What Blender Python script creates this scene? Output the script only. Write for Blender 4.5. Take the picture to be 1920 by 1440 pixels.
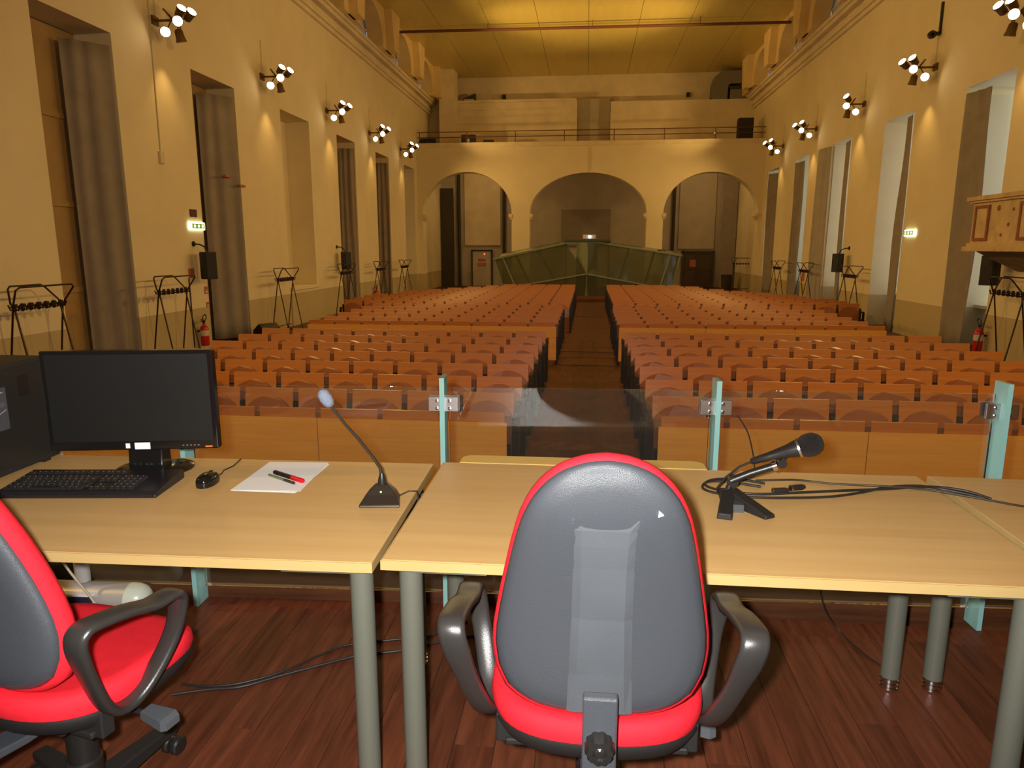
import bpy, bmesh, math, random
from mathutils import Vector, Matrix
random.seed(7)
R = math.radians
scene = bpy.context.scene
COL = scene.collection
for o in list(bpy.data.objects):
    bpy.data.objects.remove(o)

# ------------------------------------------------------------------ camera
CAMZ = 2.25
YAW, PIT = R(6.05), R(11.0)
cam_d = bpy.data.cameras.new('camera'); cam = bpy.data.objects.new('camera', cam_d); COL.objects.link(cam)
cam_d.sensor_width = 36.0; cam_d.lens = 1320.0 / 1920.0 * 36.0; cam_d.clip_end = 200; cam_d.clip_start = 0.05
cam.location = (0, 0, CAMZ); cam.rotation_euler = (math.pi/2 - PIT, 0, YAW)
scene.camera = cam

# ------------------------------------------------------------------ world, flash, exposure
world = bpy.data.worlds.new('world'); scene.world = world; world.use_nodes = True
world.node_tree.nodes['Background'].inputs[0].default_value = (0.75, 0.82, 0.9, 1)
world.node_tree.nodes['Background'].inputs[1].default_value = 0.25
scene.view_settings.view_transform = 'Standard'; scene.view_settings.look = 'None'
scene.view_settings.gamma = 1.0; scene.view_settings.use_curve_mapping = False
scene.view_settings.exposure = 0.0
LAMP = (1.0, 0.60, 0.19)
K_UP, K_HALL, K_DOWN, K_FLASH = 1100.0, 550.0, 42.0, 335.0
K_NEAR = 1900.0

def lamp(name, kind, loc, energy, color, **kw):
    d = bpy.data.lights.new(name, kind); d.energy = energy; d.color = color
    for k, v in kw.items(): setattr(d, k, v)
    o = bpy.data.objects.new(name, d); COL.objects.link(o); o.location = loc
    return o
def aim(o, direction):
    o.rotation_euler = Vector(direction).to_track_quat('-Z', 'Y').to_euler()
# the photographer's flash, beside the lens
fl = lamp('camera_flash', 'SPOT', (-0.06, 0.0, CAMZ + 0.03), K_FLASH, (1.0, 0.97, 0.93),
          shadow_soft_size=0.02, spot_size=R(105), spot_blend=0.5)
fl.rotation_euler = cam.rotation_euler

# ------------------------------------------------------------------ materials
def nodes(m):
    m.use_nodes = True
    return m.node_tree, m.node_tree.nodes['Principled BSDF']
def mat(name, col, rough=0.5, metal=0.0, var=0.0, nscale=8.0, bump=0.0, spec=0.5, coat=0.0, emit=None, stretch=(1, 1, 1), bscale=None):
    m = bpy.data.materials.new(name); nt, b = nodes(m)
    b.inputs['Base Color'].default_value = (*col, 1); b.inputs['Roughness'].default_value = rough
    b.inputs['Metallic'].default_value = metal; b.inputs['Specular IOR Level'].default_value = spec
    if coat: b.inputs['Coat Weight'].default_value = coat; b.inputs['Coat Roughness'].default_value = 0.15
    if emit:
        b.inputs['Emission Color'].default_value = (*emit[0], 1); b.inputs['Emission Strength'].default_value = emit[1]
    if var or bump:
        tc = nt.nodes.new('ShaderNodeTexCoord'); mp = nt.nodes.new('ShaderNodeMapping'); mp.inputs['Scale'].default_value = stretch
        nt.links.new(tc.outputs['Object'], mp.inputs['Vector'])
        nz = nt.nodes.new('ShaderNodeTexNoise'); nz.inputs['Scale'].default_value = nscale; nz.inputs['Detail'].default_value = 6
        nt.links.new(mp.outputs['Vector'], nz.inputs['Vector'])
        if var:
            rp = nt.nodes.new('ShaderNodeValToRGB')
            rp.color_ramp.elements[0].position = 0.3; rp.color_ramp.elements[1].position = 0.7
            rp.color_ramp.elements[0].color = (*[c*(1-var) for c in col], 1); rp.color_ramp.elements[1].color = (*[min(1, c*(1+var)) for c in col], 1)
            nt.links.new(nz.outputs['Fac'], rp.inputs['Fac']); nt.links.new(rp.outputs['Color'], b.inputs['Base Color'])
        if bump:
            n2 = nt.nodes.new('ShaderNodeTexNoise'); n2.inputs['Scale'].default_value = bscale or nscale*6
            nt.links.new(mp.outputs['Vector'], n2.inputs['Vector'])
            bp = nt.nodes.new('ShaderNodeBump'); bp.inputs['Strength'].default_value = bump; bp.inputs['Distance'].default_value = 0.01
            nt.links.new(n2.outputs['Fac'], bp.inputs['Height']); nt.links.new(bp.outputs['Normal'], b.inputs['Normal'])
    return m
def wood(name, dark, light, rough=0.35, scale=(1, 14, 14), nscale=3.0, coat=0.2, per_object=0.0, spec=0.5):
    m = bpy.data.materials.new(name); nt, b = nodes(m)
    tc = nt.nodes.new('ShaderNodeTexCoord'); mp = nt.nodes.new('ShaderNodeMapping'); mp.inputs['Scale'].default_value = scale
    nt.links.new(tc.outputs['Object'], mp.inputs['Vector'])
    if per_object:
        oi = nt.nodes.new('ShaderNodeObjectInfo'); ml = nt.nodes.new('ShaderNodeVectorMath'); ml.operation = 'ADD'
        sc = nt.nodes.new('ShaderNodeMath'); sc.operation = 'MULTIPLY'; sc.inputs[1].default_value = 37.0
        nt.links.new(oi.outputs['Random'], sc.inputs[0]); nt.links.new(mp.outputs['Vector'], ml.inputs[0]); nt.links.new(sc.outputs[0], ml.inputs[1])
        vec = ml.outputs['Vector']
    else: vec = mp.outputs['Vector']
    nz = nt.nodes.new('ShaderNodeTexNoise'); nz.inputs['Scale'].default_value = nscale; nz.inputs['Detail'].default_value = 8; nz.inputs['Roughness'].default_value = 0.65
    nt.links.new(vec, nz.inputs['Vector'])
    rp = nt.nodes.new('ShaderNodeValToRGB'); rp.color_ramp.elements[0].position = 0.28; rp.color_ramp.elements[1].position = 0.72
    rp.color_ramp.elements[0].color = (*dark, 1); rp.color_ramp.elements[1].color = (*light, 1)
    nt.links.new(nz.outputs['Fac'], rp.inputs['Fac'])
    out = rp.outputs['Color']
    if per_object:
        hs = nt.nodes.new('ShaderNodeHueSaturation')
        mr = nt.nodes.new('ShaderNodeMapRange'); mr.inputs['To Min'].default_value = 1-per_object; mr.inputs['To Max'].default_value = 1+per_object
        nt.links.new(oi.outputs['Random'], mr.inputs['Value']); nt.links.new(mr.outputs['Result'], hs.inputs['Value']); nt.links.new(out, hs.inputs['Color'])
        out = hs.outputs['Color']
    nt.links.new(out, b.inputs['Base Color'])
    b.inputs['Roughness'].default_value = rough; b.inputs['Specular IOR Level'].default_value = spec
    if coat: b.inputs['Coat Weight'].default_value = coat; b.inputs['Coat Roughness'].default_value = 0.2
    bp = nt.nodes.new('ShaderNodeBump'); bp.inputs['Strength'].default_value = 0.05; bp.inputs['Distance'].default_value = 0.002
    nt.links.new(nz.outputs['Fac'], bp.inputs['Height']); nt.links.new(bp.outputs['Normal'], b.inputs['Normal'])
    return m
def wall_paint(name, upper, lower, dado):
    m = bpy.data.materials.new(name); nt, b = nodes(m)
    tc = nt.nodes.new('ShaderNodeTexCoord'); sx = nt.nodes.new('ShaderNodeSeparateXYZ'); nt.links.new(tc.outputs['Object'], sx.inputs[0])
    gt = nt.nodes.new('ShaderNodeMath'); gt.operation = 'GREATER_THAN'; gt.inputs[1].default_value = dado; nt.links.new(sx.outputs['Z'], gt.inputs[0])
    nz = nt.nodes.new('ShaderNodeTexNoise'); nz.inputs['Scale'].default_value = 1.3; nz.inputs['Detail'].default_value = 8; nt.links.new(tc.outputs['Object'], nz.inputs['Vector'])
    mix = nt.nodes.new('ShaderNodeMix'); mix.data_type = 'RGBA'; mix.inputs[6].default_value = (*lower, 1); mix.inputs[7].default_value = (*upper, 1)
    nt.links.new(gt.outputs[0], mix.inputs[0])
    mr = nt.nodes.new('ShaderNodeMapRange'); mr.inputs['To Min'].default_value = 0.9; mr.inputs['To Max'].default_value = 1.08; nt.links.new(nz.outputs['Fac'], mr.inputs['Value'])
    hs = nt.nodes.new('ShaderNodeHueSaturation'); nt.links.new(mix.outputs[2], hs.inputs['Color']); nt.links.new(mr.outputs['Result'], hs.inputs['Value'])
    nt.links.new(hs.outputs['Color'], b.inputs['Base Color']); b.inputs['Roughness'].default_value = 0.85; b.inputs['Specular IOR Level'].default_value = 0.2
    n2 = nt.nodes.new('ShaderNodeTexNoise'); n2.inputs['Scale'].default_value = 60; nt.links.new(tc.outputs['Object'], n2.inputs['Vector'])
    bp = nt.nodes.new('ShaderNodeBump'); bp.inputs['Strength'].default_value = 0.1; bp.inputs['Distance'].default_value = 0.01
    nt.links.new(n2.outputs['Fac'], bp.inputs['Height']); nt.links.new(bp.outputs['Normal'], b.inputs['Normal'])
    return m
def glass(name, tint, rough=0.02, amount=0.9, body=(0.5, 0.7, 0.65)):
    m = bpy.data.materials.new(name); m.use_nodes = True; nt = m.node_tree; nt.nodes.clear()
    out = nt.nodes.new('ShaderNodeOutputMaterial'); tr = nt.nodes.new('ShaderNodeBsdfTransparent'); tr.inputs[0].default_value = (*tint, 1)
    df = nt.nodes.new('ShaderNodeBsdfDiffuse'); df.inputs[0].default_value = (*body, 1)
    m1 = nt.nodes.new('ShaderNodeMixShader'); m1.inputs[0].default_value = 1-amount
    nt.links.new(tr.outputs[0], m1.inputs[1]); nt.links.new(df.outputs[0], m1.inputs[2])
    gl = nt.nodes.new('ShaderNodeBsdfGlossy'); gl.inputs['Roughness'].default_value = rough
    fr = nt.nodes.new('ShaderNodeFresnel'); fr.inputs['IOR'].default_value = 1.5
    m2 = nt.nodes.new('ShaderNodeMixShader'); nt.links.new(fr.outputs[0], m2.inputs[0]); nt.links.new(m1.outputs[0], m2.inputs[1]); nt.links.new(gl.outputs[0], m2.inputs[2])
    nt.links.new(m2.outputs[0], out.inputs[0])
    return m

M = {}
M['wall'] = wall_paint('cream_wall_paint', (0.78, 0.69, 0.47), (0.52, 0.43, 0.25), 0.93)
M['wall_r'] = wall_paint('cream_wall_paint_pulpit_side', (0.78, 0.69, 0.47), (0.52, 0.43, 0.25), 0.89)
M['plaster'] = mat('cream_plaster', (0.74, 0.64, 0.44), 0.85, var=0.08, nscale=1.5, bump=0.1, bscale=60, spec=0.2)
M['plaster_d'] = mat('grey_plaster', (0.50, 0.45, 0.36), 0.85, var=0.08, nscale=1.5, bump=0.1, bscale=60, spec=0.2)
M['vault'] = mat('ochre_plaster', (0.72, 0.55, 0.27), 0.85, var=0.08, nscale=1.5, spec=0.2)
M['ceil'] = mat('satin_ceiling_panel', (0.68, 0.57, 0.18), 0.36, 0.25, var=0.05, nscale=0.7, spec=0.35, stretch=(6, .3, 1))
M['ceil_gap'] = mat('dark_ceiling_void', (0.12, 0.09, 0.05), 0.9)
M['hall_floor'] = wood('hall_parquet', (0.05, 0.018, 0.008), (0.13, 0.045, 0.018), 0.5, (9, 1.0, 9), 2.0, 0.0, spec=0.3)
M['plank'] = wood('dark_red_plank', (0.060, 0.0160, 0.0080), (0.175, 0.050, 0.0220), 0.42, (16, 1.2, 16), 2.2, 0.0, per_object=0.22, spec=0.22)
M['podium'] = mat('podium_base', (0.03, 0.012, 0.006), 0.6)
M['kerb'] = wood('kerb_wood', (0.050, 0.017, 0.007), (0.13, 0.045, 0.017), 0.55, (1.2, 16, 16), 2.2, 0.0, spec=0.25)
M['strip'] = mat('brass_strip', (0.4, 0.25, 0.12), 0.5, 0.5)
M['bench'] = wood('orange_beech_ply', (0.33, 0.108, 0.017), (0.43, 0.152, 0.026), 0.42, (0.8, 12, 12), 2.0, 0.3)
M['bench_seat'] = wood('red_beech_ply', (0.21, 0.062, 0.016), (0.285, 0.09, 0.023), 0.38, (0.8, 12, 12), 2.0, 0.3)
M['panel'] = wood('front_panel_beech', (0.53, 0.24, 0.042), (0.66, 0.325, 0.062), 0.45, (0.7, 12, 14), 1.6, 0.0)
M['bench_leg'] = mat('black_bench_steel', (0.018, 0.013, 0.011), 0.4, 0.3)
M['bench_slot'] = mat('brown_bench_bracket', (0.13, 0.046, 0.018), 0.5)
M['desk'] = wood('pale_beech_laminate', (0.61, 0.37, 0.135), (0.69, 0.445, 0.18), 0.42, (0.6, 22, 22), 1.2, 0.0, spec=0.3)
M['desk_edge'] = wood('yellow_beech_edge', (0.48, 0.33, 0.125), (0.53, 0.375, 0.148), 0.5, (1.0, 8, 8), 2.0, 0.0)
M['flap'] = wood('bright_yellow_edge', (0.70, 0.46, 0.11), (0.78, 0.53, 0.15), 0.45, (1.0, 8, 8), 2.0, 0.0)
M['grey_metal'] = mat('grey_green_powder_coat', (0.155, 0.16, 0.125), 0.42, 0.2, bump=0.08, nscale=40, bscale=300)
M['chrome'] = mat('chrome', (0.7, 0.7, 0.7), 0.15, 1.0)
M['black'] = mat('black_plastic', (0.016, 0.015, 0.014), 0.35)
M['black_m'] = mat('matt_black_plastic', (0.013, 0.012, 0.011), 0.6, bump=0.15, nscale=60, bscale=500)
M['shell'] = mat('grey_black_shell', (0.054, 0.060, 0.070), 0.42, bump=0.25, nscale=60, bscale=700, spec=0.6)
M['shell_hi'] = mat('flash_highlight_grey', (0.080, 0.088, 0.099), 0.38, var=0.12, nscale=4, bump=0.15, bscale=600, spec=0.6)  # lighter than the shell: flash highlight of the chair channel put into the colour
M['arm'] = mat('black_armrest', (0.03, 0.028, 0.026), 0.32, spec=0.6, bump=0.1, nscale=60, bscale=600)
M['red'] = mat('red_fabric', (0.80, 0.016, 0.030), 0.75, var=0.06, nscale=30, bump=0.25, bscale=900, spec=0.25)
M['screen'] = mat('dark_screen', (0.008, 0.008, 0.007), 0.5, spec=0.35)
M['bezel'] = mat('gloss_black_bezel', (0.008, 0.008, 0.008), 0.12, spec=0.6)
M['white'] = mat('white_paper', (0.93, 0.92, 0.90), 0.7)
M['sticker'] = mat('white_sticker', (0.85, 0.84, 0.88), 0.5)
M['key'] = mat('black_key', (0.014, 0.013, 0.016), 0.35)
M['key_mark'] = mat('grey_print', (0.35, 0.33, 0.36), 0.6)
M['orange'] = mat('orange_sticker', (0.75, 0.2, 0.05), 0.5)
M['foam'] = mat('blue_grey_foam', (0.23, 0.27, 0.36), 0.9, bump=0.6, nscale=80, bscale=300)
M['gun'] = mat('bronze_grey_metal', (0.07, 0.055, 0.04), 0.35, 0.6)
M['mesh'] = mat('mic_mesh', (0.045, 0.042, 0.042), 0.45, 0.6, bump=1.0, nscale=200, bscale=420)
M['cable'] = mat('black_cable', (0.02, 0.018, 0.016), 0.45)
M['cable_b'] = mat('brown_cable', (0.045, 0.03, 0.018), 0.5)
M['cable_w'] = mat('cream_cable', (0.55, 0.47, 0.36), 0.5)
M['marker_red'] = mat('red_marker_cap', (0.55, 0.01, 0.02), 0.35)
M['pen_green'] = mat('olive_pen', (0.16, 0.18, 0.08), 0.3)
M['silver'] = mat('silver_plastic', (0.55, 0.53, 0.50), 0.35, 0.3)
M['silver_end'] = mat('pale_end_cap', (0.62, 0.68, 0.58), 0.3)
M['socket'] = mat('blue_black_socket', (0.02, 0.022, 0.05), 0.4)
M['pane'] = glass('clear_glass', (0.93, 0.965, 0.945), 0.012, 0.992, (0.75, 0.75, 0.72))
M['fin'] = mat('aqua_glass_edge', (0.36, 0.70, 0.68), 0.12, spec=0.6)
nodes(M['fin'])[1].inputs['Transmission Weight'].default_value = 0.25
M['steel'] = mat('brushed_steel', (0.62, 0.60, 0.64), 0.28, 1.0)
M['curtain'] = mat('brown_grey_curtain', (0.31, 0.27, 0.225), 0.95, var=0.08, nscale=3, bump=0.2, bscale=200, spec=0.1)
M['curtain_g'] = mat('grey_curtain', (0.42, 0.38, 0.33), 0.95, var=0.06, nscale=3, spec=0.1)
M['shutter'] = mat('brown_shutter', (0.36, 0.23, 0.09), 0.7, var=0.08, nscale=2)
M['blind'] = mat('daylit_white_blind', (0.75, 0.76, 0.74), 0.9, emit=((0.80, 0.92, 1.0), 0.72))
M['lunette'] = mat('pale_lunette_glass', (0.50, 0.47, 0.42), 0.8, emit=((0.7, 0.75, 0.9), 0.02))
M['rack'] = mat('dark_brown_steel', (0.035, 0.017, 0.010), 0.4, 0.4)
M['can'] = mat('bronze_lamp_can', (0.16, 0.09, 0.03), 0.5, 0.3)
M['lens'] = mat('lit_lamp_lens', (1, 0.9, 0.7), 0.3, emit=((1.0, 0.80, 0.50), 22.0))
M['lens_off'] = mat('unlit_lamp_lens', (0.55, 0.5, 0.38), 0.2)
M['ext_red'] = mat('extinguisher_red', (0.50, 0.012, 0.018), 0.3)
M['sign_lit'] = mat('lit_exit_sign', (0.9, 0.95, 0.7), 0.4, emit=((0.92, 1.0, 0.62), 3.2))
M['sign_green'] = mat('green_exit_band', (0.10, 0.22, 0.03), 0.5, emit=((0.25, 0.42, 0.06), 0.5))
M['sign_dark'] = mat('dark_red_plate', (0.09, 0.025, 0.015), 0.6)
M['notice'] = mat('red_notice', (0.45, 0.12, 0.08), 0.6)
M['notice_w'] = mat('white_notice', (0.62, 0.56, 0.42), 0.6)
M['conduit'] = mat('painted_conduit', (0.66, 0.58, 0.38), 0.6)
M['stone'] = mat('cream_painted_stone', (0.62, 0.46, 0.24), 0.7, var=0.18, nscale=5, bump=0.2)
M['stone_red'] = mat('red_brown_stone_frame', (0.30, 0.11, 0.05), 0.7, var=0.2, nscale=9)
M['stone_grey'] = mat('grey_stone_corbel', (0.26, 0.22, 0.15), 0.8, var=0.2, nscale=4, bump=0.3)
M['green_glass'] = glass('greenish_glass', (0.50, 0.55, 0.42), 0.05, 0.66, (0.17, 0.18, 0.115))
M['green_frame'] = mat('pale_green_frame', (0.20, 0.24, 0.155), 0.5)
M['green_dark'] = mat('dark_green_panel', (0.055, 0.068, 0.045), 0.5)
M['door'] = mat('dark_brown_door', (0.075, 0.045, 0.028), 0.6, var=0.1, nscale=5)
M['dark'] = mat('dark_cloth', (0.055, 0.045, 0.035), 0.9)
M['duct'] = mat('galvanised_duct', (0.23, 0.22, 0.18), 0.55, 0.3)
M['rail'] = mat('rust_brown_rail', (0.12, 0.04, 0.02), 0.6)
M['projector'] = mat('projector_white', (0.6, 0.6, 0.58), 0.5)
M['spark'] = mat('projector_beam_lens', (1, 1, 1), 0.3, emit=((0.9, 0.95, 1.0), 9.0))
M['red_led'] = mat('red_led', (1, .1, .1), 0.3, emit=((1.0, 0.12, 0.1), 3.0))
M['green_led'] = mat('green_led', (.2, 1, .2), 0.3, emit=((0.4, 1.0, 0.4), 1.5))

# ------------------------------------------------------------------ mesh builder
class G:
    def __init__(s): s.v = []; s.f = []
    def add(s, vs, fs):
        n = len(s.v); s.v += [tuple(v) for v in vs]; s.f += [tuple(i+n for i in f) for f in fs]; return s
    def bx(s, x0, x1, y0, y1, z0, z1):
        return s.add([(x0,y0,z0),(x1,y0,z0),(x1,y1,z0),(x0,y1,z0),(x0,y0,z1),(x1,y0,z1),(x1,y1,z1),(x0,y1,z1)],
                     [(0,3,2,1),(4,5,6,7),(0,1,5,4),(1,2,6,5),(2,3,7,6),(3,0,4,7)])
    def box(s, c, d, mtx=None):
        x, y, z = c; a, b, e = d[0]/2, d[1]/2, d[2]/2
        g = G().bx(-a, a, -b, b, -e, e)
        T = Matrix.Translation(c) @ (mtx.to_4x4() if mtx else Matrix())
        return s.add([T @ Vector(v) for v in g.v], g.f)
    def prism(s, poly, fn, a, b):
        n = len(poly); vs = [fn(p, a) for p in poly] + [fn(p, b) for p in poly]
        fs = [tuple(range(n-1, -1, -1)), tuple(range(n, 2*n))] + [(i, (i+1) % n, (i+1) % n+n, i+n) for i in range(n)]
        return s.add(vs, fs)
    def loft(s, rings, caps=True, closed=False):
        n = len(rings[0]); vs = [v for r in rings for v in r]; fs = []
        k = len(rings)
        for i in range(k if closed else k-1):
            j = (i+1) % k
            for q in range(n): fs.append((i*n+q, i*n+(q+1) % n, j*n+(q+1) % n, j*n+q))
        if caps and not closed: fs += [tuple(range(n-1, -1, -1)), tuple(range((k-1)*n, k*n))]
        return s.add(vs, fs)
    def tube(s, pts, r, n=8, closed=False, flat=None):
        pts = [Vector(p) for p in pts]; k = len(pts); rings = []; up = None
        for i, p in enumerate(pts):
            if closed: t = (pts[(i+1) % k]-pts[i-1]).normalized()
            else: t = (pts[min(i+1, k-1)]-pts[max(i-1, 0)]).normalized()
            if up is None:
                up = Vector((0, 0, 1)) if abs(t.z) < 0.9 else Vector((1, 0, 0))
            x = t.cross(up).normalized(); up = x.cross(t).normalized()
            rr = r[i] if isinstance(r, (list, tuple)) else r
            rings.append([p + x*math.cos(a)*rr + up*math.sin(a)*rr for a in [2*math.pi*q/n for q in range(n)]])
        return s.loft(rings, closed=closed)
    def lathe(s, prof, n=16, mtx=None):
        T = mtx or Matrix()
        rings = [[T @ Vector((r*math.cos(2*math.pi*q/n), r*math.sin(2*math.pi*q/n), z)) for q in range(n)] for r, z in prof]
        return s.loft(rings)
    def xf(s, m):
        s.v = [tuple(m @ Vector(v)) for v in s.v]; return s
    def mesh(s, name, mt, smooth=None):
        me = bpy.data.meshes.new(name); me.from_pydata(s.v, [], s.f); me.update()
        bm = bmesh.new(); bm.from_mesh(me); bmesh.ops.recalc_face_normals(bm, faces=bm.faces); bm.to_mesh(me); bm.free()
        if mt: me.materials.append(mt)
        if smooth:
            me.shade_smooth(); me.set_sharp_from_angle(angle=R(smooth))
        return me
    def build(s, name, mt, parent=None, smooth=None, bevel=0, seg=2):
        return place(name, s.mesh(name, mt, smooth), parent, bevel=bevel, seg=seg)
def place(name, me, parent=None, loc=None, rz=None, bevel=0, seg=2):
    o = bpy.data.objects.new(name, me); COL.objects.link(o)
    if parent: o.parent = parent
    if loc: o.location = loc
    if rz: o.rotation_euler = (0, 0, rz)
    if bevel:
        b = o.modifiers.new('bevel', 'BEVEL'); b.width = bevel; b.segments = seg; b.limit_method = 'ANGLE'; b.angle_limit = R(40)
    return o
def tag(o, label, cat, group=None):
    o['label'] = label; o['category'] = cat
    if group: o['group'] = group
    return o
def thing(name, label, cat, loc=(0, 0, 0), rz=0, group=None):
    o = bpy.data.objects.new(name, None); COL.objects.link(o); o.location = loc; o.rotation_euler = (0, 0, rz); o.empty_display_size = 0.1
    return tag(o, label, cat, group)
def struct(o): o['kind'] = 'structure'; return o
def dup(root, loc=None, rz=None, label=None, group=None):
    r = root.copy(); COL.objects.link(r)
    if loc: r.location = loc
    if rz is not None: r.rotation_euler = (0, 0, rz)
    if label: r['label'] = label
    if group: r['group'] = group
    for ch in list(root.children):
        c = ch.copy(); COL.objects.link(c); c.parent = r
        for g in list(ch.children):
            d = g.copy(); COL.objects.link(d); d.parent = c
    return r
def along(d):
    return Vector(d).to_track_quat('Z', 'Y').to_matrix().to_4x4()
ORD = ['first', 'second', 'third', 'fourth', 'fifth', 'sixth', 'seventh', 'eighth', 'ninth', 'tenth', 'eleventh', 'twelfth']

XL, XR = -8.5, 8.2            # faces of the two long walls
YA = 35.5                     # face of the arcade wall
PZ = 0.77                     # podium floor
TZ = 1.50                     # desk tops
LW = [(10.72 + 4.46*i, 12.62 + 4.46*i + (0.15 if i == 2 else 0)) for i in range(6)]      # recesses, coat rack side
RW = [(15.5 + 4.36*i, 17.35 + 4.36*i) for i in range(5)]                                # recesses, pulpit side
LH, RH = 5.98, 5.67

# ------------------------------------------------------------------ structure: floors
g = G().bx(XL-1, XR+1, -4, 44, -0.2, 0.0)
struct(g.build('floor', M['hall_floor']))
g = G()
g.bx(XL, XR, -4, 2.62, 0.002, PZ-0.004)
podium = struct(g.build('podium', M['podium']))
podium['label'] = 'raised dark wooden podium floor under the desks'
# planks laid along the hall
pw, plen = 0.125, 1.28
plank_me = {}
def plank_mesh(w, l):
    k = (round(w, 3), round(l, 3))
    if k not in plank_me: plank_me[k] = G().bx(-w/2+.0012, w/2-.0012, -l/2+.0012, l/2-.0012, -0.012, 0).mesh('plank', M['plank'])
    return plank_me[k]
for i in range(-31, 31):
    x = (i+0.5)*pw
    off = [0.0, 0.43, 0.86, 0.2, 0.62, 1.05][i % 6]
    y = -0.9 + off - plen
    while y < 2.6:
        y0, y1 = max(y, -0.5), min(y+plen, 2.6)
        if 2.6-y1 < 0.4: y1 = 2.6
        if y1-y0 > 0.4 or (y0 < 0 and y1 > y0+.05):
            place('plank', plank_mesh(pw, y1-y0), podium, (x, (y0+y1)/2, PZ))
        y += plen
# kerb at the podium edge (slightly askew), with its brass strip
SK = R(2.6)
g = G().bx(-8.0, 8.0, 0.0, 0.40, 0, PZ+0.06)
kerb = struct(g.build('podium_kerb', M['kerb'], None, bevel=0.004)); kerb['label'] = 'low wooden kerb along the podium edge'
kerb.location = (0, 2.73, 0); kerb.rotation_euler = (0, 0, SK)
G().bx(-8.0, 8.0, -0.002, 0.005, PZ+0.057, PZ+0.0615).build('edge_strip', M['strip'], kerb)
# fill between planks and kerb
g = G().bx(-7.8, 7.8, 2.60, 2.72, PZ-0.02, PZ-0.001)
f2 = g.build('plank', M['plank'], podium)
# cross strips of the hall floor in the aisle
for i, (y, w) in enumerate([(13.5, .06), (14.5, .05), (15.3, .04), (23.3, .06)]):
    struct(G().bx(-0.62, 0.66, y, y+w, 0.0, 0.008).build('trim_%d' % (i+1), M['kerb']))
struct(G().bx(-3.0, 3.2, 29.6, 33.6, 0.0, 0.14).build('floor_step', M['kerb'], bevel=.01))['label'] = 'low wooden step before the glass booth'

# ------------------------------------------------------------------ structure: long walls
def long_wall(name, face, sgn, wins, head, ymin, ymax, mt, depth=0.75):
    g = G()
    def slab(y0, y1, z0, z1, d0=0, d1=depth):
        a, b = sorted((face+sgn*d0, face+sgn*d1)); g.bx(a, b, y0, y1, z0, z1)
    y = ymin
    for a, b in wins:
        slab(y, a, 0, head); y = b
    slab(y, ymax, 0, head)
    slab(ymin, ymax, head, 9.2)
    slab(ymin, ymax, 0, 9.2, depth, depth+0.15)
    return struct(g.build(name, mt))
long_wall('wall_left', XL, -1, LW, LH, -4, 44, M['wall'])
long_wall('wall_right', XR, 1, RW, RH, -4, 44, M['wall_r'], 1.1)
struct(G().bx(XL-.9, XR+.9, -4.2, -4.0, 0, 12).build('wall_front', M['plaster']))
# cornices
for i, (f, s) in enumerate(((XL, 1), (XR, -1))):
    g = G()
    for d, z0, z1 in ((0.10, 9.10, 9.22), (0.18, 9.22, 9.34), (0.12, 9.34, 9.5), (0.32, 9.5, 9.62), (0.40, 9.62, 9.72)):
        a, b = sorted((f-s*0.9, f+s*d)); g.bx(a, b, -4, 39.6, z0, z1)
    struct(g.build('trim_%d' % (11+i), M['plaster']))
# clerestory: cut-off vault springers with round-headed lunettes
def arch_wall(g, s0, s1, z0, z1, opens, fn, d0, d1, n=20):
    # opens: (a, b, spring, rise); columns of solid wall between, arch pieces above
    def quadbox(a, b, za0, za1, zb0, zb1):
        vs = [fn(a, za0, d0), fn(b, zb0, d0), fn(b, zb1, d0), fn(a, za1, d0), fn(a, za0, d1), fn(b, zb0, d1), fn(b, zb1, d1), fn(a, za1, d1)]
        g.add(vs, [(0,1,2,3),(7,6,5,4),(0,4,5,1),(2,6,7,3),(0,3,7,4),(1,5,6,2)])
    c = s0
    for a, b, sp, ri in opens:
        if a > c: quadbox(c, a, z0, z1, z0, z1)
        for i in range(n):
            t0, t1 = math.pi*(1-i/n), math.pi*(1-(i+1)/n)
            m, h = (a+b)/2, (b-a)/2
            quadbox(m+h*math.cos(t0), m+h*math.cos(t1), sp+ri*math.sin(t0), z1, sp+ri*math.sin(t1), z1)
        c = b
    if c < s1: quadbox(c, s1, z0, z1, z0, z1)
CZ = 11.12
for side, (f, s) in enumerate(((XL, 1), (XR, -1))):
    g = G()
    first = 8.2 if side == 0 else 7.6
    opens = [(first-0.35+4.36*i, first+2.35+4.36*i, 9.95, 1.0) for i in range(7)]
    arch_wall(g, -4, 39.6, 9.72, CZ+0.3, opens, lambda a, z, d: (d, a, z), f+s*0.02, f+s*0.62, 12)
    # springer stubs that project between the lunettes
    for a, b, sp, ri in opens:
        c = b + (4.36-2.7)/2
        prof = [(c-0.34, 9.72), (c+0.34, 9.72), (c+0.42, 10.3), (c+0.62, CZ+.1), (c-0.62, CZ+.1), (c-0.42, 10.3)]
        g.prism(prof, lambda p, d: (d, p[0], p[1]), f+s*0.55, f+s*0.92)
    struct(g.build('wall_clerestory_%s' % ('left', 'right')[side], M['vault']))
    for k, (a, b, sp, ri) in enumerate(opens):
        x0, x1 = sorted((f-s*0.05, f-s*0.10))
        w = struct(G().bx(x0, x1, a-.05, b+.05, 9.72, 11.0).build('window_%d' % (20+side*10+k), M['lunette']))
        gg = G()
        gg.bx(*sorted((f-s*.05, f-s*.0)), (a+b)/2-.03, (a+b)/2+.03, 9.72, 10.95); gg.bx(*sorted((f-s*.05, f-s*.0)), a, b, 10.25, 10.30)
        gg.build('glazing_bar', M['plaster'], w)
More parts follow.
